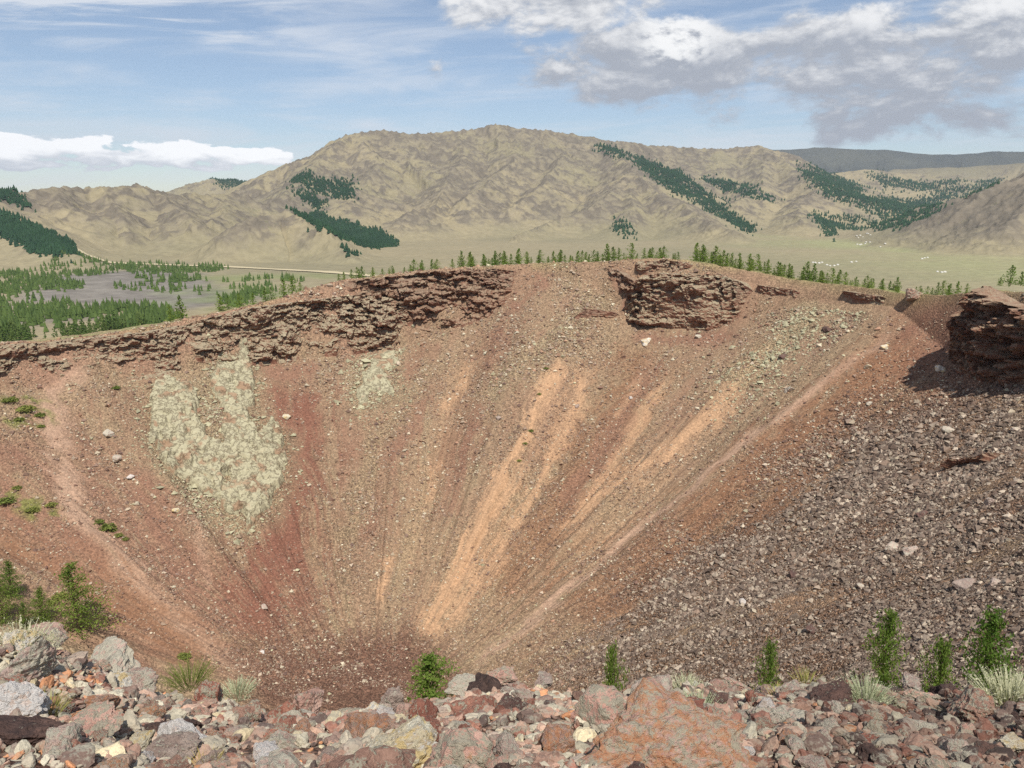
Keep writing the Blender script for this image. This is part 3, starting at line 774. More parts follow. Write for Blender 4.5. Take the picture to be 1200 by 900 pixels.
    for i, (px, py, w, hf, mk, lab) in enumerate(spec):
        P = Gp(px, py + 6)[0]; s = w * np.linalg.norm(P) / F / 2
        P = P + SA([0, 0, s * .12])
        place(P, s, hf, mk, lab, 'larger rocks of the foreground rubble', i, dome if i == 0 else big[i % 4], 'rock')
    mid = [rock_mesh(600 + i, ICO3, 1.8) for i in range(8)]
    names = {'red': 'brick-red rough lava stone', 'brown': 'brown rough lava stone', 'pink': 'pinkish rough lava stone', 'grey': 'grey lichen-crusted lava stone', 'dark': 'dark brown rough lava stone', 'orange': 'orange-lichened lava stone', 'cream': 'cream crusted lava stone', 'white': 'whitish crusted lava stone'}
    k = 0; tries = 0
    while k < 250 and tries < 9000:
        tries += 1
        az = random.uniform(-R_(38), R_(38)); s0 = math.sqrt(random.uniform(1.75 ** 2, 5.15 ** 2)); x, y = s0 * math.sin(az), s0 * math.cos(az)
        right = sstep(.8, 1.8, x / max(y, .1) * 3.0)
        s = .05 * random.random() ** -.5 * (1 - .25 * float(right)); s = min(s, .2) * (.75 + .09 * s0)
        if any((x - a) ** 2 + (y - b) ** 2 < (c * .8 + s * .7) ** 2 for a, b, c in occ): continue
        if right > .5: mk = random.choices(['dark', 'brown', 'red', 'pink', 'grey'], [5, 5, 2, 1.5, 1.5])[0]
        else: mk = random.choices(['red', 'brown', 'pink', 'grey', 'dark', 'orange', 'cream', 'white'], [3, 4, 4, 7, 1.5, 1.6, 1.2, 1.5])[0]
        where = 'left part of the ledge' if x < -.9 else 'right part of the ledge' if x > 1.0 else 'middle of the ledge'
        place((x, y, float(G(np.array([x]), np.array([y]))[0]) + s * .2), s, random.uniform(.6, 1.0), mk, names[mk] + ' in the rubble, ' + where, 'small rocks of the foreground rubble, ' + where, 1000 + k, mid[k % 8], 'rock'); k += 1
    # the loose small stuff between them
    N = 26000
    az = np.radians(rng.uniform(-56, 56, N)); s0 = np.sqrt(rng.uniform(1.35 ** 2, 5.4 ** 2, N)); x = s0 * np.sin(az); y = s0 * np.cos(az)
    right = sstep(.2, .55, x / y)
    size = .0125 * (1 - rng.uniform(0, .97, N)) ** -.45 * (.6 + .16 * s0)
    size = np.minimum(size, .062)
    z = G(x, y) + size * .35
    p = np.where(rng.uniform(0, 1, N) < right * .7, rng.choice([3, 6, 1, 0, 4], N), rng.choice(len(PAL_FG), N, p=[.15, .1, .17, .05, .14, .15, .1, .04, .04, .06]))
    tint = PAL_FG[p] * rng.uniform(.95, 1.7, N)[:, None] * (1 - .42 * right)[:, None]
    b = size > .02
    m2, t, bs = material('rubble_stone'); co = t.coord('Object'); c = t.attr('tint', True)
    n1 = t.noise(co, 14, 6, .7); n2 = t.noise(co, 55, 5, .75); n3 = t.noise(co, 3.0, 4, .6); n4 = t.noise(t.vadd(co, (5., 3., 1.)), 22, 5, .7)
    c = t.mix((n1 * .6 + n2 * .4).ss(.50, .56) * (n3.ss(.35, .6) * .6 + .25), c, t.mix(n2.ss(.4, .6), S(184, 178, 158), S(138, 132, 118)))
    c = t.mix(n4.ss(.60, .66) * .6, c, S(96, 74, 66))
    c = t.mix((n4 * .6 + n3 * .4).ss(.33, .27) * .6, c, S(186, 128, 88))
    c = t.mix(.7, c, t.mix(1.0, c, t.comb(n2 * 1.9 + .05, n2 * 1.9 + .05, n2 * 1.9 + .05), 'MULTIPLY'))
    t.l(c, bs.inputs['Base Color']); t.l(t.bump(n1 * .5 + n2 * .5, .8, .02), bs.inputs['Normal'])
    kind(stones_mesh('rubble', np.stack([x, y, z], -1)[b], size[b], tint[b], [rock_mesh(650 + q, ico(3), 1.5) for q in range(10)], m2, 6, .85), 'stuff')
    kind(stones_mesh('gravel', np.stack([x, y, z], -1)[~b], size[~b], tint[~b], [rock_mesh(670 + q, ICO2, 1.4) for q in range(6)], m2, 8, .85), 'stuff')
foreground_rocks()

# ================================================================== VEGETATION
def tube(p0, p1, r0, r1, n=5):
    d = p1 - p0; L = np.linalg.norm(d); d = d / max(L, 1e-9)
    a = np.cross(d, [0, 0, 1.0] if abs(d[2]) < .9 else [1.0, 0, 0]); a /= np.linalg.norm(a); b = np.cross(d, a)
    t = np.linspace(0, 2 * math.pi, n, endpoint=False); ring = np.cos(t)[:, None] * a + np.sin(t)[:, None] * b
    V = np.concatenate([p0 + ring * r0, p1 + ring * r1]); i = np.arange(n); j = (i + 1) % n
    return V, np.stack([i, j, j + n, i + n], -1)
def leaves(P, size, r, up=.35, long=1.8):
    """one thin triangle-pair (a quad) per point, randomly turned"""
    n = len(P); d = r.normal(0, 1, (n, 3)); d[:, 2] += up; d /= np.linalg.norm(d, axis=1)[:, None]
    e = np.cross(d, r.normal(0, 1, (n, 3))); e /= np.linalg.norm(e, axis=1)[:, None] + 1e-9
    s = (size * r.uniform(.6, 1.3, n))[:, None]
    V = np.stack([P - d * s * long * .5, P + e * s * .5, P + d * s * long * .5, P - e * s * .5], 1)
    return V.reshape(-1, 3), (np.arange(n) * 4)[:, None] + np.arange(4)[None], np.repeat(r.uniform(0, 1, n), 4)
def larch(seed, Ht=1.0, nbr=46, per=12, leaf=.03, width=.24, bare=.06, thick=.014, prof=.75):
    r = np.random.default_rng(seed); tv, tf, off = [], [], 0
    def add(V, Fc):
        nonlocal off
        tv.append(V); tf.append(Fc + off); off += len(V)
    pts = [np.zeros(3)]
    for k in range(1, 7): pts.append(np.array([r.normal(0, .008) * k ** .5, r.normal(0, .008) * k ** .5, k / 6.0]))
    for k in range(6): add(*tube(pts[k] * Ht, pts[k + 1] * Ht, thick * Ht * (1 - k / 6.3), thick * Ht * (1 - (k + 1) / 6.3), 6))
    LP = []
    asym = r.uniform(0, 6.28); asy = r.uniform(.0, .35)
    for i in range(nbr):
        h = bare + (1 - bare) * ((i + r.uniform(0, 1)) / nbr) ** 1.1 * .97
        a = i * 2.4 + r.normal(0, .5)
        L = width * (1 - h) ** prof * r.uniform(.55, 1.2) * (1 + asy * math.cos(a - asym)) + .025
        base = np.array([np.interp(h, np.linspace(0, 1, 7), [p[0] for p in pts]), np.interp(h, np.linspace(0, 1, 7), [p[1] for p in pts]), h])
        lift = lerp(-.05, .75, h ** 1.5) + r.normal(0, .12)
        d = np.array([math.cos(a), math.sin(a), lift]); d /= np.linalg.norm(d)
        tip = base + d * L + np.array([0, 0, .12 * L])
        add(*tube(base * Ht, tip * Ht, thick * .28 * Ht, thick * .08 * Ht, 3))
        m = max(3, int(per * (L / width + .25)))
        t = r.uniform(.12, 1.08, m)
        LP.append(base + d * (L * t)[:, None] + np.c_[np.zeros(m), np.zeros(m), .12 * L * t ** 2] + r.normal(0, .010 + .07 * L, (m, 3)) * SA([1, 1, .7]))
    LP.append(np.c_[r.normal(0, .006, (10, 2)), r.uniform(.88, 1.02, 10)])
    P = np.concatenate(LP) * Ht
    LV, LF, LA = leaves(P, np.full(len(P), leaf * Ht), r)
    return (np.concatenate(tv), np.concatenate(tf)), (LV, LF, LA)
def larch_proto(seed, mat, **kw):
    T, C = larch(seed, **kw)
    o = bpy.data.objects.new('larch_tree', None); o.empty_display_size = .2
    tr = mesh_obj('trunk', T[0], T[1], M_BARK, parent=o, link=False)
    cr = mesh_obj('crown', C[0], C[1], mat, parent=o, smooth=False, attrs={'leafvar': C[2]}, link=False)
    return (tr.data, cr.data)
def put_larch(pr, loc, h, label, group, rz=None, tilt=(0, 0)):
    e = empty('larch_tree', loc); e.rotation_euler = (tilt[0], tilt[1], rz if rz is not None else random.uniform(0, 6.28)); e.scale = (h * random.uniform(.9, 1.12), h * random.uniform(.9, 1.12), h)
    for nm, me in zip(('trunk', 'crown'), pr):
        c = bpy.data.objects.new(nm, me); COL.objects.link(c); c.parent = e
    return tag(e, label, 'tree', group)
def rim_trees():
    P = [larch_proto(700 + i, M_LARCH, nbr=40, per=13, leaf=.046, width=w) for i, w in enumerate((.32, .40, .46, .36, .30, .52))]
    r = np.random.default_rng(5)
    spots = []
    for (x0, x1, n, h0, h1) in [(392,440,8,11,19),(446,475,6,12,21),(484,520,9,14,24),(528,560,8,18,27),(560,620,17,14,24),(620,690,20,12,21),(690,735,13,14,26),(735,800,16,12,26),(815,850,12,16,27),(850,930,24,12,24),(940,975,10,14,28),(975,1060,22,9,22),(1085,1140,12,10,22),(1045,1085,6,8,16)]:
        for k in range(n): 
            if r.uniform() < .95: spots.append((x0 + (x1 - x0) * (k + .8 * np.sin(k * 1.7 + x0) + r.uniform(-.5, 1.5)) / n, h0 * .8 + (h1 - h0 * .8) * r.uniform() ** 1.6, r.uniform(1.0, 8.0)))
    for i, (px, hp, dd) in enumerate(spots):
        s = np.interp(px, RIM[:, 0], RIM[:, 2]) + dd
        p = at_dist(px, 300, s); z = ground_pt(p[0], p[1])
        h = hp * s / F * .8
        tall = 'tall' if hp > 20 else 'mid-height' if hp > 14 else 'short'
        seg = 'lip left of the scree chute' if px < 610 else 'lip above the scree chute' if px < 725 else 'lip behind the central blocky outcrop' if px < 880 else 'right half of the far lip'
        put_larch(P[i % 6], (p[0], p[1], z - .1), h, tall + ' green larch on the ' + seg, tall + ' larches, ' + seg)
    # outer flank at the left, in front of the lava field
    for i, (px, py, hp, lab) in enumerate([(259,374,18,'larch on the outer flank, first from the left above the lip'),(281,364,15,'small larch on the outer flank beside the leftmost one'),(268,368,14,'dark small larch tucked behind the leftmost flank larch'),
        (297,360,12,'low larch on the outer flank between two clumps'),(311,353,15,'larch in the middle of the outer flank clump'),(318,351,13,'lower larch in the middle of the outer flank clump'),(333,350,18,'tall slim larch standing apart on the stony outer flank'),(343,349,19,'broad larch right beside the tall slim flank larch'),(352,342,10,'short larch below the stony skyline, right of the flank pair'),
        (213,382,24,'tall larch just behind the lip at the right end of the forest'),(200,383,17,'larch just behind the lip beside the tall one')]):
        s = np.interp(px, RIM[:, 0], RIM[:, 2]) + 4; p = at_dist(px, py, s); z = ground_pt(p[0], p[1])
        put_larch(P[i % 6], (p[0], p[1], z - .1), hp * s / F * 1.1 + max(0, p[2] - z), lab, 'larches on the outer flank')
    for i, (px, h, s, lab) in enumerate([(1184, 20, 166, 'bushy larch on the skyline behind the black right crag'), (1172, 9, 164, 'small bushy larch left of the one behind the black crag'), (1196, 14, 164, 'larch cut by the right picture edge behind the black crag')]):
        p = at_dist(px, 334, s); put_larch(P[i + 2], (p[0], p[1], p[2] - .2), h * s / F, lab, 'larches behind the right crag')
rim_trees()
def near_trees():
    mk = lambda seed, **kw: larch_proto(seed, M_LARCH, nbr=95, per=52, leaf=.016, **kw)
    A = [mk(801, width=.42), mk(802, width=.36), mk(803, width=.44, bare=.02)]
    g = 'larches on the left inner wall'
    for i, (px, by, hp, pi, lab) in enumerate([(93,741,74,0,'biggest larch on the left wall, casting its shadow rightward on brown soil'),(52,732,40,1,'slim larch left of the biggest one on the left wall'),(14,700,38,1,'larch higher up at the left edge behind the others'),
            (4,730,44,2,'broad larch cut by the left picture edge'),(30,735,26,2,'low bushy larch between the slim and the edge larch')]):
        P = hit(px, by)[0]; h = hp * np.hypot(*P[:2]) / F * 1.12
        put_larch(A[pi], tuple(P - SA([0, 0, .1])), h, lab, g)
    g = 'young larches just beyond the ledge'
    A = [larch_proto(811 + k, M_LARCH, nbr=150, per=46, leaf=.015, width=.4, prof=.62, bare=.2) for k in range(3)]
    for i, (px, top, s, w, pi, lab) in enumerate([(1045,719,12.5,.55,1,'tallest young larch beyond the right part of the ledge, behind the round silver shrub'),(1105,752,11.5,.46,1,'short dense young larch between the tallest one and the one at the right edge'),(1168,721,12,.72,2,'broad young larch near the right edge, behind the large silver shrub'),
            (903,754,11,.34,1,'smallest young larch alone beyond the ledge in front of the grey scree'),(718,760,9,.32,1,'slim young larch behind the ledge, above the big orange boulder')]):
        T = at_dist(px, top, s); z = max(ground_pt(T[0], T[1]), T[2] - 3.2); z = min(z, T[2] - 1.0)
        h = T[2] - z
        put_larch(A[pi], (T[0], T[1], z), h, lab, g).scale = (w / .46, w / .46, h)
near_trees()
def tuft(name, n, H_, spread, seed, mat, w=.03, curl=.5, leafy=0):
    """many thin tapering blades fanning from one foot"""
    r = np.random.default_rng(seed); a = r.uniform(0, 6.28, n); q = np.sqrt(r.uniform(0, 1, n)) * spread; Ln = H_ * r.uniform(.55, 1.1, n) * (1 - .25 * q)
    base = np.c_[np.cos(a) * q * .35, np.sin(a) * q * .35, np.zeros(n)]; d = np.c_[np.cos(a) * q, np.sin(a) * q, np.ones(n)]; d /= np.linalg.norm(d, axis=1)[:, None]
    side = np.c_[-np.sin(a + r.normal(0, .8, n)), np.cos(a + r.normal(0, .8, n)), np.zeros(n)]
    rows = []
    for t, ww in ((0, .8), (.35, 1), (.7, .8), (1, .1)):
        c = base + d * (Ln * t)[:, None] + np.c_[np.cos(a), np.sin(a), -.5 * np.ones(n)] * (curl * q * Ln * t * t * .5)[:, None]
        rows += [c - side * w * ww * .5, c + side * w * ww * .5]
    V = np.stack(rows, 1).reshape(-1, 3); k = (np.arange(n) * 8)[:, None]
    Fc = np.concatenate([k + SA([[0, 1, 3, 2]]), k + SA([[2, 3, 5, 4]]), k + SA([[4, 5, 7, 6]])])
    var = np.repeat(r.uniform(0, 1, n), 8)
    if leafy:
        m = n * leafy; j = r.integers(0, n, m); t = r.uniform(.25, 1.05, m)
        c = base[j] + d[j] * (Ln[j] * t)[:, None] + np.c_[np.cos(a[j]), np.sin(a[j]), -.5 * np.ones(m)] * (curl * q[j] * Ln[j] * t * t * .5)[:, None] + r.normal(0, .018, (m, 3))
        LV, LF, LA = leaves(c, np.full(m, w * 1.2), r, .8, 2.2)
        Fc = np.concatenate([Fc, LF + len(V)]); V = np.concatenate([V, LV]); var = np.concatenate([var, LA])
    return mesh_obj(name, V, Fc, mat, smooth=False, attrs={'leafvar': var})
def shrubs():
    for i, (px, py, w, asp, mat, lab, n, nm, leafy) in enumerate([
        (22,768,64,.62,M_SAGE,'wide silver-grey shrub on the left hump at the picture edge',340,'silver_shrub',6),
        (1015,824,50,.7,M_SAGE,'round silver-grey shrub on the ledge in front of the tallest young larch',330,'silver_shrub',4),
        (1185,826,72,.55,M_SAGE,'large silver-grey shrub at the right picture edge',420,'silver_shrub',4),
        (805,814,46,.6,M_SAGE,'silver-grey shrub on the ledge edge above the black-faced rock',300,'silver_shrub',4),
        (820,836,46,.7,M_SAGE,'silver-grey shrub spilling over the top of the big orange boulder',260,'silver_shrub',4),
        (678,838,26,.6,M_SAGE,'little pale grass tuft on the rock left of the orange boulder',110,'silver_shrub',2),
        (278,812,44,.45,M_SAGE,'low silver shrub on the ledge edge above the tan rock',200,'silver_shrub',4),
        (55,832,46,.55,M_GRASS,'dry yellow-green grass tuft in the left rubble',170,'grass_tuft',0),
        (240,895,40,.6,M_GRASS,'short yellow grass tuft at the bottom edge, left of centre',140,'grass_tuft',0),
        (945,800,40,.5,M_GRASS,'dry grass tuft on the ledge edge below the smallest young larch',130,'grass_tuft',0),
        (915,818,46,.4,M_GRASS,'thin dry grass tuft in front of the dark flat rock at right',110,'grass_tuft',0),
        (222,800,46,.75,M_GREEN,'bright yellow-green shrub peeking over the left part of the ledge',260,'green_shrub',5)]):
        P = Gp(px, py)[0] if nm != 'green_shrub' else at_dist(px, py, 5.4)
        D = np.linalg.norm(P); W = w * D / F
        o = tuft(nm, n, asp * 1.05, 1.15, 900 + i, mat, w=.018 if mat is M_SAGE else .014, curl=.5, leafy=leafy)
        o.location = (P[0], P[1], P[2] - .02); o.scale = (W * .75, W * .75, W)
        tag(o, lab, 'grass' if nm == 'grass_tuft' else 'shrub')
    P = larch_proto(850, M_LARCH, nbr=60, per=60, leaf=.028, width=.5, bare=.05)
    T = at_dist(502, 768, 6.6)
    e = put_larch(P, (T[0], T[1], T[2] - .48), .48, 'bright green bushy young larch peeking over the middle of the ledge', 'young larches just beyond the ledge'); e.name = 'larch_tree'; e.scale = (.6, .6, .48)
    # green shrubs on the wall
    for i, (px, py, w) in enumerate([(125,619,22),(116,612,14),(139,628,12),(12,470,18),(30,480,22),(46,487,14),(22,492,12),(136,455,12),(8,588,20),(38,598,16),(60,592,14),(20,572,12),(132,622,10),(147,632,10),(48,500,10),(615,520,8),(608,540,8),(622,505,9),(640,432,8),(632,462,7),(216,770,18),(70,700,18),(60,707,14)]):
        Q = hit(px, py)[0]; W = w * np.linalg.norm(Q) / F
        key = 'wall_shrub_mesh%d' % (i % 3)
        if key not in bpy.data.meshes:
            rr = np.random.default_rng(950 + i); p = rr.normal(0, 1, (420, 3)); p /= np.linalg.norm(p, axis=1)[:, None]; p *= rr.uniform(.3, 1, (420, 1)); p[:, 2] = np.abs(p[:, 2]) * .8
            p *= (1 + .35 * fbm(p[:, 0] * 2, p[:, 1] * 2, p[:, 2] * 2 + i, 2, 955))[:, None]
            LV, LF, LA = leaves(p * .5, np.full(420, .09), rr)
            t = mesh_obj(key, LV, LF, M_GREEN, smooth=False, attrs={'leafvar': LA}, link=False); t.data.name = key
        o = bpy.data.objects.new('wall_shrub', bpy.data.meshes[key]); COL.objects.link(o); o.location = tuple(Q); o.scale = (W * .85, W * .85, W * .55); o.rotation_euler = (0, 0, i)
        where = 'far left slope, below the lava band' if px < 110 and py < 510 else 'left picture edge, lower slope' if px < 80 else 'left slope near the pale path' if px < 300 else 'central orange streaks'
        tag(o, 'small green shrub on the ' + where, 'shrub', 'green shrubs, ' + where)
shrubs()

# ================================================================== VALLEY AND HILLS
RID = [  # crest polyline (px, py, distance), side slope, roughness
 ([(-80,236,1750),(0,230,1800),(22,228,1850),(40,223,1900),(65,222,1950),(90,223,2000),(112,219,2000),(150,218,2050),(178,227,2050),(205,229,2100),(235,224,2200),(262,228,2250),(292,233,2300),(312,240,2250)], .36, 1.0),
 ([(0,232,1800),(-10,250,1650),(40,285,1420),(85,302,1310)], .34, .6),
 ([(112,219,2000),(128,245,1800),(140,270,1650)], .42, 1.0),([(180,227,2050),(200,245,1850),(215,262,1650)], .42, 1.0),([(262,228,2250),(262,246,1950),(240,268,1700)], .42, .8),([(65,222,1950),(72,245,1750)], .42, 1.0),
 ([(190,226,4400),(215,219,4400),(245,210,4500),(285,212,4600),(330,214,4700)], .33, .7),
 ([(258,300,1330),(285,270,1400),(318,250,1470),(342,246,1500),(362,254,1470),(390,278,1380),(415,300,1290)], .46, .9),
 ([(300,214,2900),(340,193,3050),(372,180,3150),(397,162,3200),(402,156,3220),(425,153,3250),(480,155,3300),(540,152,3400),(575,150,3450),(592,146,3450),(615,150,3450),(640,153,3500),(700,162,3600),(760,171,3800),(850,174,4100),(885,171,4200),(912,178,4200),(940,193,4000)], .44, 1.25),
 ([(402,158,3220),(380,190,2900),(345,222,2500),(320,240,2300)], .42, 1.0),
 ([(425,154,3250),(440,190,2900),(430,215,2650),(415,238,2300)], .42, 1.0),
 ([(540,152,3400),(540,185,3050),(520,215,2650),(505,240,2300),(478,262,2050)], .42, 1.2),
 ([(592,147,3450),(600,180,3100),(585,205,2750),(545,235,2350)], .42, 1.1),
 ([(640,153,3500),(665,180,3200),(640,215,2700),(600,245,2350)], .42, 1.0),
 ([(700,162,3600),(728,182,3250),(745,203,2850),(705,235,2450),(650,262,2150),(590,290,1850)], .40, 1.1),
 ([(745,203,2850),(775,225,2550),(815,248,2250),(860,272,1950)], .42, 1.0),
 ([(745,205,2830),(735,240,2400),(725,265,2100)], .40, .9),
 ([(850,174,4100),(830,195,3700),(850,212,3400),(905,234,2900)], .36, .7),
 ([(885,171,4200),(930,195,3700),(965,212,3300),(940,240,2800),(950,262,2400)], .36, .9),
 ([(880,178,4100),(900,215,3300),(870,240,2700)], .36, .9),
 ([(965,205,4600),(1010,198,4800),(1060,202,5000),(1120,205,5000)], .33, .6),
 ([(840,180,7200),(915,175,7200),(960,172,7200),(1000,174,7200),(1040,175,7200),(1090,180,7200),(1120,181,7200),(1160,177,7200),(1210,177,7200),(1320,180,7200)], .30, .5),
 ([(1050,198,5600),(1120,196,5600),(1200,190,5600),(1300,186,5400)], .30, .5),
 ([(1320,180,2300),(1240,188,2250),(1200,200,2200),(1172,214,2100),(1140,236,2000),(1115,253,1930),(1098,265,1900)], .42, 1.9),
 ([(1200,200,2200),(1190,236,1900),(1180,266,1720)], .45, 1.9),([(1300,200,2200),(1290,250,1800)], .45, 1.2),
 ([(918,286,1950),(930,284,1950),(944,287,1950)], .7, .8),([(966,290,1900),(976,289,1900)], .8, .6),
]
RID = [(at_dist(*[SA(p, float)[:, k] for k in range(3)]), s, rg) for p, s, rg in RID]
def HH(x, y, full=False):
    x = np.asarray(x, float); y = np.asarray(y, float)
    wx = x + fbm(x / 260, y / 260, 0, 3, 201) * 50; wy = y + fbm(x / 260, y / 260, 4, 3, 202) * 50
    h = np.zeros(x.shape); rk = np.zeros(x.shape); up = np.zeros(x.shape)
    for P, sl, rg in RID:
        lo = P[:, :2].min(0) - 1600; hi = P[:, :2].max(0) + 1600
        m = (wx > lo[0]) & (wx < hi[0]) & (wy > lo[1]) & (wy < hi[1])
        if not m.any(): continue
        d, par = seg_dist(wx[m], wy[m], P)
        zc = np.interp(par, np.linspace(0, 1, len(P)), P[:, 2]) - ZPL
        W = np.maximum(zc, 5) / sl * 1.25
        q = np.clip(1 - d / W, 0, 1)
        Ls = np.hypot(*np.diff(P[:, :2], axis=0).T).sum()
        rib = ridged(par * Ls / 130 + fbm(wx[m] / 200, wy[m] / 200, 0, 2, 217) * .8, d / 700, 0, 3, 300 + int(abs(P[0, 0])) % 97)
        hh = zc * q ** 1.3 + (rib - .4) * zc * .55 * q * (1 - q) * min(rg, 1.1)
        cur = h[m]; k = np.maximum(hh, cur)
        b = hh > cur; rkm = rk[m]; rkm[b] = (rg * np.clip(q * 1.15, 0, 1))[b]; rk[m] = rkm
        h[m] = k
    hm = np.clip(h / 60, 0, 1)
    g = ridged(x / 210, y / 210, 0, 4, 211)
    h = h + hm * (g - .35) * 9 * np.clip(rk + .25, 0, 1.3) + hm * fbm(x / 50, y / 50, 0, 3, 212) * 4 * rk
    tor = np.clip(ridged(x / 26, y / 26, 0, 3, 213) - .1, 0, 1) * sstep(.45, .95, rk + .35 * fbm(x / 140, y / 140, 0, 3, 214))
    h = h + tor * 9
    z = ZPL + h + fbm(x / 90, y / 90, 0, 3, 215) * .5
    if full: return z, rk, tor, g, h
    return z
def on_plain(px, py):
    d = ray(px, py); return d[..., :2] * (ZPL / d[..., 2])[..., None]
FIELD = {}
def valley():
    az = np.radians(np.concatenate([np.linspace(-43, 43, 1250), np.linspace(43, 317, 150)[1:-1]]))
    s = np.concatenate([np.geomspace(225, 1150, 110), np.geomspace(1150, 5000, 430)[1:], np.geomspace(5000, 8000, 60)[1:], SA([8300.])])
    X = s[None] * np.sin(az)[:, None]; Y = s[None] * np.cos(az)[:, None]; sh = X.shape; X, Y = X.ravel(), Y.ravel()
    z, rk, tor, g, h = HH(X, Y, True)
    n1 = fbm(X / 300, Y / 300, 0, 4, 221); n2 = fbm(X / 60, Y / 60, 0, 4, 222); n3 = fbm(X / 16, Y / 16, 0, 3, 223)
    grass = lerp(SA(S(153,141,112)), SA(S(139,131,104)), np.clip(.5 + n1 + .3 * n2, 0, 1)[:, None])
    pink = lerp(SA(S(140,129,109)), SA(S(126,117,101)), np.clip(.5 + n2, 0, 1)[:, None])
    rock = lerp(SA(S(122,112,98)), SA(S(100,93,83)), np.clip(.5 + n3, 0, 1)[:, None])
    hm = np.clip(h / 50, 0, 1)
    a = np.clip(sstep(.2, .75, rk * .62 + .55 * n2 + .3 * n3 + .3 * (g - .3)) * hm, 0, 1)
    c = lerp(grass, pink, (a * .7)[:, None])
    b = np.clip(sstep(.55, .85, rk * .5 + .5 * n2 + .7 * n3 + tor * .6) * hm, 0, 1)
    c = lerp(c, rock, (b * .75)[:, None])
    D = np.hypot(X, Y)
    far = sstep(5200, 6200, D) * sstep(-1, 1, X)  # far plateau at right: cloud shadow put into the ground colour as a darker tone
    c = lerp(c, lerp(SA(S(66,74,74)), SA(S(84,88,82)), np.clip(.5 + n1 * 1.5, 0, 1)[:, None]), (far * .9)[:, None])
    px, py = X / np.maximum(Y, 1) , 0
    # valley floor: pale strip, green meadow at right, grey lava field at left
    flat = (1 - np.clip(h / 6, 0, 1))
    right = sstep(300, 900, X) * flat
    c = lerp(c, SA(S(158,160,112)), (right * np.clip(.55 + 1.0 * n1 + .4 * n2, 0, 1) * .75)[:, None])
    L1 = on_plain(*SA([(10,362),(40,330),(80,321),(180,316),(230,322),(250,335),(290,345),(330,342),(300,352),(210,362),(120,362),(60,352)], float).T)
    L2 = on_plain(*SA([(-30,380),(40,368),(120,368),(130,374),(60,378),(-30,392)], float).T)
    wx = X + n2 * 22; wy = Y + fbm(X / 60, Y / 60, 3, 4, 224) * 40
    for L, st in ((L1, .9), (L2, .8)):
        e = sstep(-25, 25, sdf(wx, wy, L)); sp = lerp(SA(S(136,130,122)), SA(S(114,108,102)), np.clip(.5 + n3 * 1.3, 0, 1)[:, None])
        c = lerp(c, sp, (e * st)[:, None])
    left = sstep(0, -200, X + .1 * Y) * flat * sstep(1150, 1050, D)
    c = lerp(c, SA(S(126,138,84)), (left * sstep(-.2, .3, n1 + n2 * .6) * .6)[:, None])
    FIELD.update(X=X, Y=Y, z=z, h=h)
    m, t, b_ = material('valley_ground'); co = t.coord('Object'); ca = t.attr('soil', True)
    f = t.noise(co, .07, 4, .6); f2 = t.noise(co, .03, 5, .65); v = t.voro(co, .06)
    rk_ = t.attr('rocky')
    cc = t.mix(.65, ca, t.mix(1.0, ca, t.comb(f * 1.1 + .45, f * 1.1 + .45, f * 1.1 + .45), 'MULTIPLY'))
    cc = t.mix((f * .6 + f2 * .4).ss(.56, .64) * rk_ * .8, cc, S(120,111,98))
    cc = t.mix((f * .5 + f2 * .5).ss(.60, .63) * .35, cc, S(108,110,72))
    t.l(cc, b_.inputs['Base Color'])
    t.l(t.bump(f * .6 + f2 * .8, .8, 6.0), b_.inputs['Normal'])
    b_.inputs['Normal'].default_value
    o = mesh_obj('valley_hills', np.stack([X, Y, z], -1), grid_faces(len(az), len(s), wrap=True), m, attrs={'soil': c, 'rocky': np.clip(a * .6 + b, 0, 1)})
    kind(o, 'structure')
    # the pale dirt road at the foot of the left hills
    rp = on_plain(*resample([(40,307),(120,308),(200,311),(260,313),(320,316),(380,319),(440,324),(520,330)], 120).T)
    dv = np.gradient(rp, axis=0); dv /= np.linalg.norm(dv, axis=1)[:, None]; nn = np.c_[-dv[:, 1], dv[:, 0]]; w = 9 + 3 * fbm(np.arange(120) * .2, 0, 0, 2, 230)
    A, Bb = rp + nn * w[:, None], rp - nn * w[:, None]
    pts = np.stack([A, rp, Bb], 1).reshape(-1, 2); zz = HH(pts[:, 0], pts[:, 1]) + 1.0
    kind(mesh_obj('dirt_road', np.c_[pts, zz], grid_faces(120, 3), mat_plain('road_dust', S(196,182,148))), 'structure')
valley()
def proj(X, Y, Z):
    yc = Y * cP - Z * sP; zc = Y * sP + Z * cP
    return 600 + F * X / yc, 450 - F * zc / yc
def mini_trees(P, h, seed, w=.3, n=5):
    """small two-tier conifers merged: returns V, F, var"""
    r = np.random.default_rng(seed); N = len(P); a = np.linspace(0, 6.283, n, endpoint=False)
    def ring(z, rad): return np.stack([np.c_[np.cos(a), np.sin(a)] * rad], 0), z
    base = [np.c_[np.cos(a) * w, np.sin(a) * w, np.full(n, .08)], SA([[0, 0, .66]]), np.c_[np.cos(a + .6) * w * .68, np.sin(a + .6) * w * .68, np.full(n, .40)], SA([[0, 0, 1.0]])]
    BV = np.concatenate(base); i = np.arange(n); j = (i + 1) % n
    BF = np.concatenate([np.stack([i, j, np.full(n, n)], -1), np.stack([i + n + 1, j + n + 1, np.full(n, 2 * n + 1)], -1)])
    V = BV[None] * (1 + r.normal(0, .22, (N, len(BV), 1)) * SA([1, 1, .5])[None, None]) ; V = V * (h[:, None] * np.stack([r.uniform(.8, 1.3, N)] * 2 + [np.ones(N)], -1))[:, None, :] + P[:, None, :]
    Fc = (BF[None] + (np.arange(N) * len(BV))[:, None, None]).reshape(-1, 3)
    return V.reshape(-1, 3), Fc, np.repeat(r.uniform(0, 1, N), len(BV))
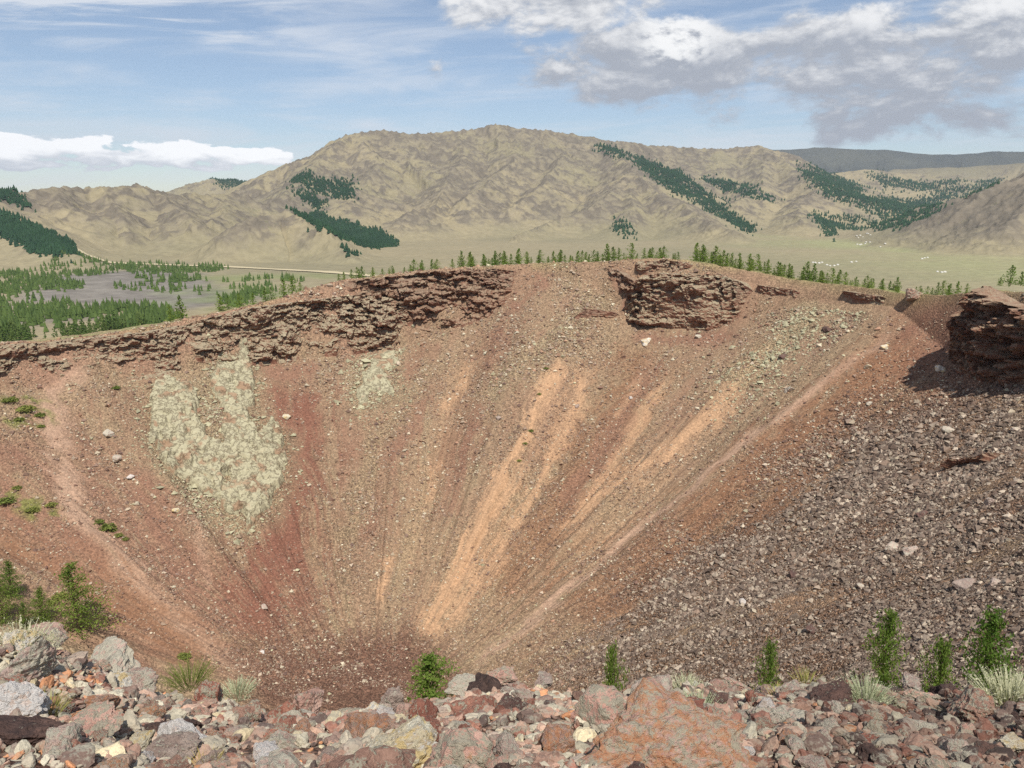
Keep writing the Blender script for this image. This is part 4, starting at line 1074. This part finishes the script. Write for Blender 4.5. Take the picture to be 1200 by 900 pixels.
def hill_forests():
    Fp = {
     'left slope below the low hills': [[(-20,240),(30,262),(80,284),(86,302),(55,300),(28,284),(-20,268)],[(-5,224),(16,228),(32,246),(18,241),(-5,232)]],
     'flank under the mesa-like summit': [[(345,206),(372,208),(398,214),(414,226),(412,235),(395,230),(370,222),(345,214)],[(343,220),(365,228),(382,242),(372,245),(356,238)],[(392,208),(412,212),(416,224),(400,219)]],
     'long low spur above the valley road': [[(342,245),(362,249),(405,262),(452,275),(462,288),(436,290),(402,279),(365,260)],[(395,289),(416,299),(410,304)]],
     'right-hand side of the big spur': [[(742,182),(772,190),(800,206),(850,245),(888,272),(878,273),(835,246),(800,230),(768,212),(752,198)],[(830,209),(870,220),(912,234),(905,237),(850,220),(832,214)],[(719,259),(741,272),(739,280),(722,269)],[(700,172),(735,182),(730,186),(705,178)]],
     'basin at right under the dark plateau': [[(932,193),(960,199),(1000,214),(1015,230),(1060,238),(1100,226),(1175,207),(1165,217),(1120,234),(1090,250),(1078,280),(1062,268),(1040,262),(1000,243),(958,222)],[(950,248),(1000,255),(1045,266),(1020,269),(985,262),(978,280),(968,276)],[(1020,203),(1060,212),(1100,214),(1130,212),(1080,222),(1040,222)]],
     'far pointed hill on the left skyline': [[(244,207),(296,211),(286,223),(262,219)]],
    }
    X, Y, z = FIELD['X'], FIELD['Y'], FIELD['z']; D = np.hypot(X, Y)
    ok = (Y > 900) & (D < 6500); X, Y, z, D = X[ok], Y[ok], z[ok], D[ok]
    px, py = proj(X, Y, z)
    r = np.random.default_rng(12)
    jx = px + fbm(X / 60, Y / 60, 0, 3, 240) * 5; jy = py + fbm(X / 60, Y / 60, 5, 3, 241) * 3.5
    clump = fbm(X / 70, Y / 70, 0, 3, 242); rj = r.normal(0, 1.8, len(X)) - .8
    for nm, polys in Fp.items():
        m = np.zeros(len(X), bool)
        for P in polys: m |= (sdf(jx, jy, SA(P, float)) + clump * 4 + rj > 0) if 'basin' not in nm else (sdf(jx, jy, SA(P, float)) + clump * 6 + rj > 0)
        lim = {'left slope below the low hills': (1200, 2100), 'flank under the mesa-like summit': (2000, 3200), 'long low spur above the valley road': (1200, 2300), 'right-hand side of the big spur': (1700, 4300), 'basin at right under the dark plateau': (2000, 6000), 'far pointed hill on the left skyline': (4000, 5000)}[nm]
        m &= (D > lim[0]) & (D < lim[1])
        idx = np.where(m)[0]
        if len(idx) == 0: continue
        # equal density per ground area: the grid cells grow with D^2
        wgt = D[idx] ** 2; cnt = int(min(16000, len(idx) * (6.0 if 'basin' in nm else 1.8) + 60)); ch = r.choice(idx, cnt, p=wgt / wgt.sum())
        jj = r.normal(0, 1, (cnt, 2)) * (D[ch] * .004)[:, None]
        x, y = X[ch] + jj[:, 0], Y[ch] + jj[:, 1]; hh = r.uniform(6, 11, cnt) * (1 + .25 * (D[ch] > 3000))
        V, Fc, va = mini_trees(np.stack([x, y, HH(x, y) - .5], -1), hh, 60, .34)
        o = mesh_obj('hill_forest', V, Fc, M_FOREST, smooth=False, attrs={'leafvar': va}); kind(o, 'stuff')
        tag(o, 'dark green forest on the ' + nm, 'forest')
hill_forests()
def plain_trees():
    r = np.random.default_rng(21); P = []
    for poly, n, h0, h1 in [([(-30,326),(60,314),(140,309),(262,311),(270,316),(240,321),(140,319),(60,330),(-30,346)], 900, 5, 9),([(150,322),(195,318),(240,328),(215,334),(170,330)], 70, 7, 12),
         ([(-30,345),(70,328),(102,334),(95,340),(40,347),(-30,352)], 240, 6, 10),([(-30,354),(40,350),(110,358),(190,362),(215,372),(160,380),(-30,372)], 240, 6, 11),
         ([(-30,376),(60,368),(130,364),(195,364),(218,374),(190,384),(120,394),(60,404),(-30,410)], 480, 7, 12),([(120,338),(200,345),(290,346),(340,338),(300,334),(240,338),(170,332)], 90, 5, 9),
         ([(255,356),(270,346),(300,338),(320,334),(330,338),(300,350),(280,362)], 100, 6, 11),([(240,330),(300,326),(360,328),(330,335)], 40, 6, 10)]:
        po = SA(poly, float); lo, hi = po.min(0), po.max(0); k = 0
        q = np.c_[r.uniform(lo[0], hi[0], n * 12), r.uniform(lo[1], hi[1], n * 12)]
        g = on_plain(q[:, 0], q[:, 1]); cl = fbm(g[:, 0] / 30, g[:, 1] / 60, 0, 3, 250)
        q = q[inside(q[:, 0] + cl * 8, q[:, 1] + cl * 2, po) & (cl + r.normal(0, .2, len(cl)) > -.12)][:n]
        g = on_plain(q[:, 0], q[:, 1]); P.append(np.c_[g, r.uniform(h0, h1, len(q))])
    P = np.concatenate(P); D = np.hypot(P[:, 0], P[:, 1]); P = P[np.argsort(D)]
    zz = HH(P[:, 0], P[:, 1])
    pr = [larch_proto(740 + i, M_LARCH_FAR, nbr=22, per=8, leaf=.085, width=w) for i, w in enumerate((.2, .25, .3))]
    pm = []
    for i in range(4):
        T, C = larch(760 + i, nbr=24, per=9, leaf=.075, width=(.2, .24, .28, .32)[i])
        V = np.concatenate([C[0], T[0]]); Fc = np.concatenate([C[1], T[1] + len(C[0])]) if T[1].shape[1] == 4 else C[1]
        pm.append(mesh_obj('larch_tree', C[0], C[1], M_LARCH_FAR, smooth=False, attrs={'leafvar': C[2]}, link=False).data)
    n = 115
    for i in range(n):
        x, y, h = P[i]; o = bpy.data.objects.new('larch_tree', pm[i % 4]); COL.objects.link(o)
        o.location = (x, y, zz[i] - .3); o.scale = (h * r.uniform(.8, 1.2),) * 2 + (h * r.uniform(.85, 1.25),); o.rotation_euler = (0, 0, r.uniform(0, 6.28))
        px_, _ = proj(x, y, zz[i])
        w = 'behind the leftmost lava band' if px_ < 90 else 'behind the lip left of the tall lip larch' if px_ < 215 else 'beyond the outer flank at the end of the forest'
        tag(o, 'green larch at the near forest edge ' + w, 'tree', 'near forest larches ' + w)
    rest = P[n:]
    V, Fc, va = mini_trees(np.c_[rest[:, :2], zz[n:] - .3], rest[:, 2], 61, .22, 6)
    o = kind(mesh_obj('valley_forest', V, Fc, M_LARCH_FAR, smooth=False, attrs={'leafvar': va}), 'stuff')
    tag(o, 'strips of green larch forest around the grey lava field in the valley', 'forest')
    # low scrub greening the forest floor
plain_trees()
def gers():
    r = np.random.default_rng(31); m = mat_plain('white_felt', S(214,210,200))
    n = 14; a = np.linspace(0, 6.283, n, endpoint=False); c, s = np.cos(a), np.sin(a); V = [[0, 0, 0]]
    V = np.concatenate([np.c_[c, s, 0 * a], np.c_[c, s, 0 * a + .55], np.c_[c * .2, s * .2, 0 * a + .92], np.c_[c * .18, s * .18, 0 * a + 1.0], [[0, 0, 1.02]]])
    i = np.arange(n); j = (i + 1) % n
    Q = np.concatenate([np.stack([i + k * n, j + k * n, j + (k + 1) * n, i + (k + 1) * n], -1) for k in range(3)]); Tt = np.stack([i + 3 * n, j + 3 * n, np.full(n, 4 * n)], -1)
    me = mesh_obj('ger', V, [Q, Tt], m, smooth=False, link=False).data
    for row, (x0, x1, y, k, nm) in enumerate([(1001, 1022, 283, 7, 'the cluster on the far meadow below the basin forest'), (1003, 1020, 286.5, 6, 'the near row of the cluster on the far meadow'), (1028, 1040, 292, 2, 'the pair nearer than the far cluster'), (1080, 1088, 303, 3, 'the small group at the right on the valley floor'),(950, 965, 308, 4, 'the camp behind the larches on the lip'),(966, 985, 311, 4, 'the loose camp right behind the lip larches'),(1095, 1112, 319, 3, 'the scattered ones low at the right'),(995, 1008, 307, 2, 'the couple between the two camps')]):
        for t in range(k):
            px = x0 + (x1 - x0) * (t + r.uniform(.1, .9)) / k; py = y + r.uniform(-.8, .8)
            p = on_plain(SA(px), SA(py)); o = bpy.data.objects.new('ger', me); COL.objects.link(o)
            z = float(HH(np.array([p[0]]), np.array([p[1]]))[0]); w = r.uniform(1.9, 2.7) * (1 if row < 2 else .85); o.location = (p[0], p[1], z - .1); o.scale = (w, w, w)
            tag(o, 'tiny white round felt tent in ' + nm, 'tent', 'white felt tents, ' + nm)
gers()

def haze():
    m = bpy.data.materials.new('air'); m.use_nodes = True; nt = m.node_tree; nt.nodes.clear()
    o = nt.nodes.new('ShaderNodeOutputMaterial'); v = nt.nodes.new('ShaderNodeVolumePrincipled')
    v.inputs['Color'].default_value = (.80, .87, 1.0, 1); v.inputs['Density'].default_value = 4.6e-5; v.inputs['Anisotropy'].default_value = .1
    nt.links.new(v.outputs[0], o.inputs['Volume'])
    x, z0, z1 = 8500.0, -104.0, 640.0
    V = SA([(sx * x, sy * x, z) for z in (z0, z1) for sy in (-1, 1) for sx in (-1, 1)], float)
    kind(mesh_obj('haze', V, SA([(0,2,3,1),(4,5,7,6),(0,1,5,4),(2,6,7,3),(0,4,6,2),(1,3,7,5)]), m, smooth=False), 'stuff')
haze()
# ================================================================== CAMERA, SUN, SKY
cam = bpy.data.cameras.new('camera'); cam.sensor_width = 36; cam.lens = 36 * F / 1200; cam.clip_start = .05; cam.clip_end = 120000
co = bpy.data.objects.new('camera', cam); COL.objects.link(co); co.rotation_euler = (math.pi / 2 - PITCH, 0, 0); scene.camera = co
SUN_EL, SUN_AZ = R_(54), R_(168)      # azimuth clockwise from +Y (the view): behind the camera, a little to its right
sl = bpy.data.lights.new('sun', 'SUN'); sl.energy = 4.9; sl.angle = R_(.55); sl.color = (1.0, .95, .87)
so = bpy.data.objects.new('sun', sl); COL.objects.link(so)
from mathutils import Vector
sd = Vector((math.sin(SUN_AZ) * math.cos(SUN_EL), math.cos(SUN_AZ) * math.cos(SUN_EL), math.sin(SUN_EL)))
so.rotation_euler = sd.to_track_quat('Z', 'Y').to_euler()
def world():
    w = bpy.data.worlds.new('World'); scene.world = w; w.use_nodes = True; t = NT(w.node_tree)
    bg = t.nt.nodes['Background']
    sky = t.n('ShaderNodeTexSky', sky_type='NISHITA'); sky.sun_disc = False; sky.sun_elevation = SUN_EL; sky.sun_rotation = SUN_AZ; sky.altitude = 2000; sky.air_density = 1.0; sky.dust_density = 1.5; sky.ozone_density = 1.5
    g = t.coord('Generated')
    x, y, z = t.sep(g)
    az = x.f('ARCTAN2', y) * (180 / math.pi); el = z.max(-1).min(1).f('ARCSINE') * (180 / math.pi)
    def blob(a0, e0, wa, we):
        u = (az - a0) / wa; v = (el - e0) / we
        return (u * u + v * v) * -1.0 + 1.0
    P = t.comb(az * .155, el * .31, 0.35); Pu = t.comb(az * .155 + .03, el * .31 + .15, 0.35)
    def cn(p): return t.noise(p, 1.0, 10, .6, .15)
    n, nu = cn(P), cn(Pu)
    # the grey-bottomed cumulus bank on the right
    mask = blob(12, 8.8, 14, 3.1).max(blob(26, 8.4, 20, 4.0)).max(blob(38, 10.5, 18, 5)).max(blob(30, 4.9, 15, 1.8)).max(blob(2, 13.0, 8, 2.6)).max(-1.0)
    dens = (n - .5) * 3.3 + mask * .80 - .10
    bank = dens.ss(-.06, .42)
    lit = ((n - nu) * 3.4 + (el - 8.4) * .07 + .24)
    lit = lit.ss(.05, .95) * (1.0 - dens.ss(.5, 1.2) * .3)
    bcol = t.mix(lit, (.41, .44, .50), (.95, .95, .95))
    bcol = t.mix(blob(11, 10.4, 3.4, 2.2).ss(0, 1) * ((n - nu) * 3.0 + n * .8).ss(.25, .62), bcol, (1.05, 1.05, 1.04))
    bcol = t.mix(blob(27, 10.8, 7, 1.3).ss(0, .8) * n.ss(.42, .58) * .8, bcol, (1.0, 1.0, 1.0))
    # the low white row on the left horizon
    P2 = t.comb(az * .30, el * .85, 3.0); n2 = t.noise(P2, 1.0, 8, .55, .2)
    m2 = blob(-26, 3.0, 16, 1.05).max(-1.0).max(blob(-33, 2.3, 4, .6))
    d2 = (n2 - .5) * 3.2 + m2 * .7 - .2
    low = d2.ss(0, .18) * .95
    lcol = t.mix((el - 2.5 + (n2 - .5) * 3.5).ss(-.4, .7), (.66, .70, .77), (1.25, 1.25, 1.25))
    # thin streaky cirrus
    rot = t.comb(az * .05 + el * .09, el * .42 - az * .035, 5.0); n3 = t.noise(rot, 1.4, 8, .6, .6)
    cir = n3.ss(.40, .76) * .6 + .08 + (n3.ss(.44, .62) * blob(-26, 12.4, 14, 4).ss(0, .9)) * .75
    base = t.mix(1.0, sky.outputs[0], (.118, .116, .113), 'MULTIPLY')
    c = t.mix(cir.min(.85), base, (.80, .84, .90))
    c = t.mix(low, c, lcol)
    c = t.mix(bank * .96, c, bcol)
    up = el.ss(-2.0, .5)
    t.l(c, bg.inputs['Color']); bg.inputs['Strength'].default_value = 1.0
    return w
world()
vs = scene.view_settings; vs.view_transform = 'Standard'; vs.look = 'None'; vs.gamma = 1; vs.exposure = 0.0; vs.use_curve_mapping = False
scene.cycles.max_bounces = 4; scene.cycles.diffuse_bounces = 2; scene.cycles.glossy_bounces = 1; scene.cycles.transmission_bounces = 2
scene.cycles.volume_bounces = 0; scene.cycles.use_denoising = False
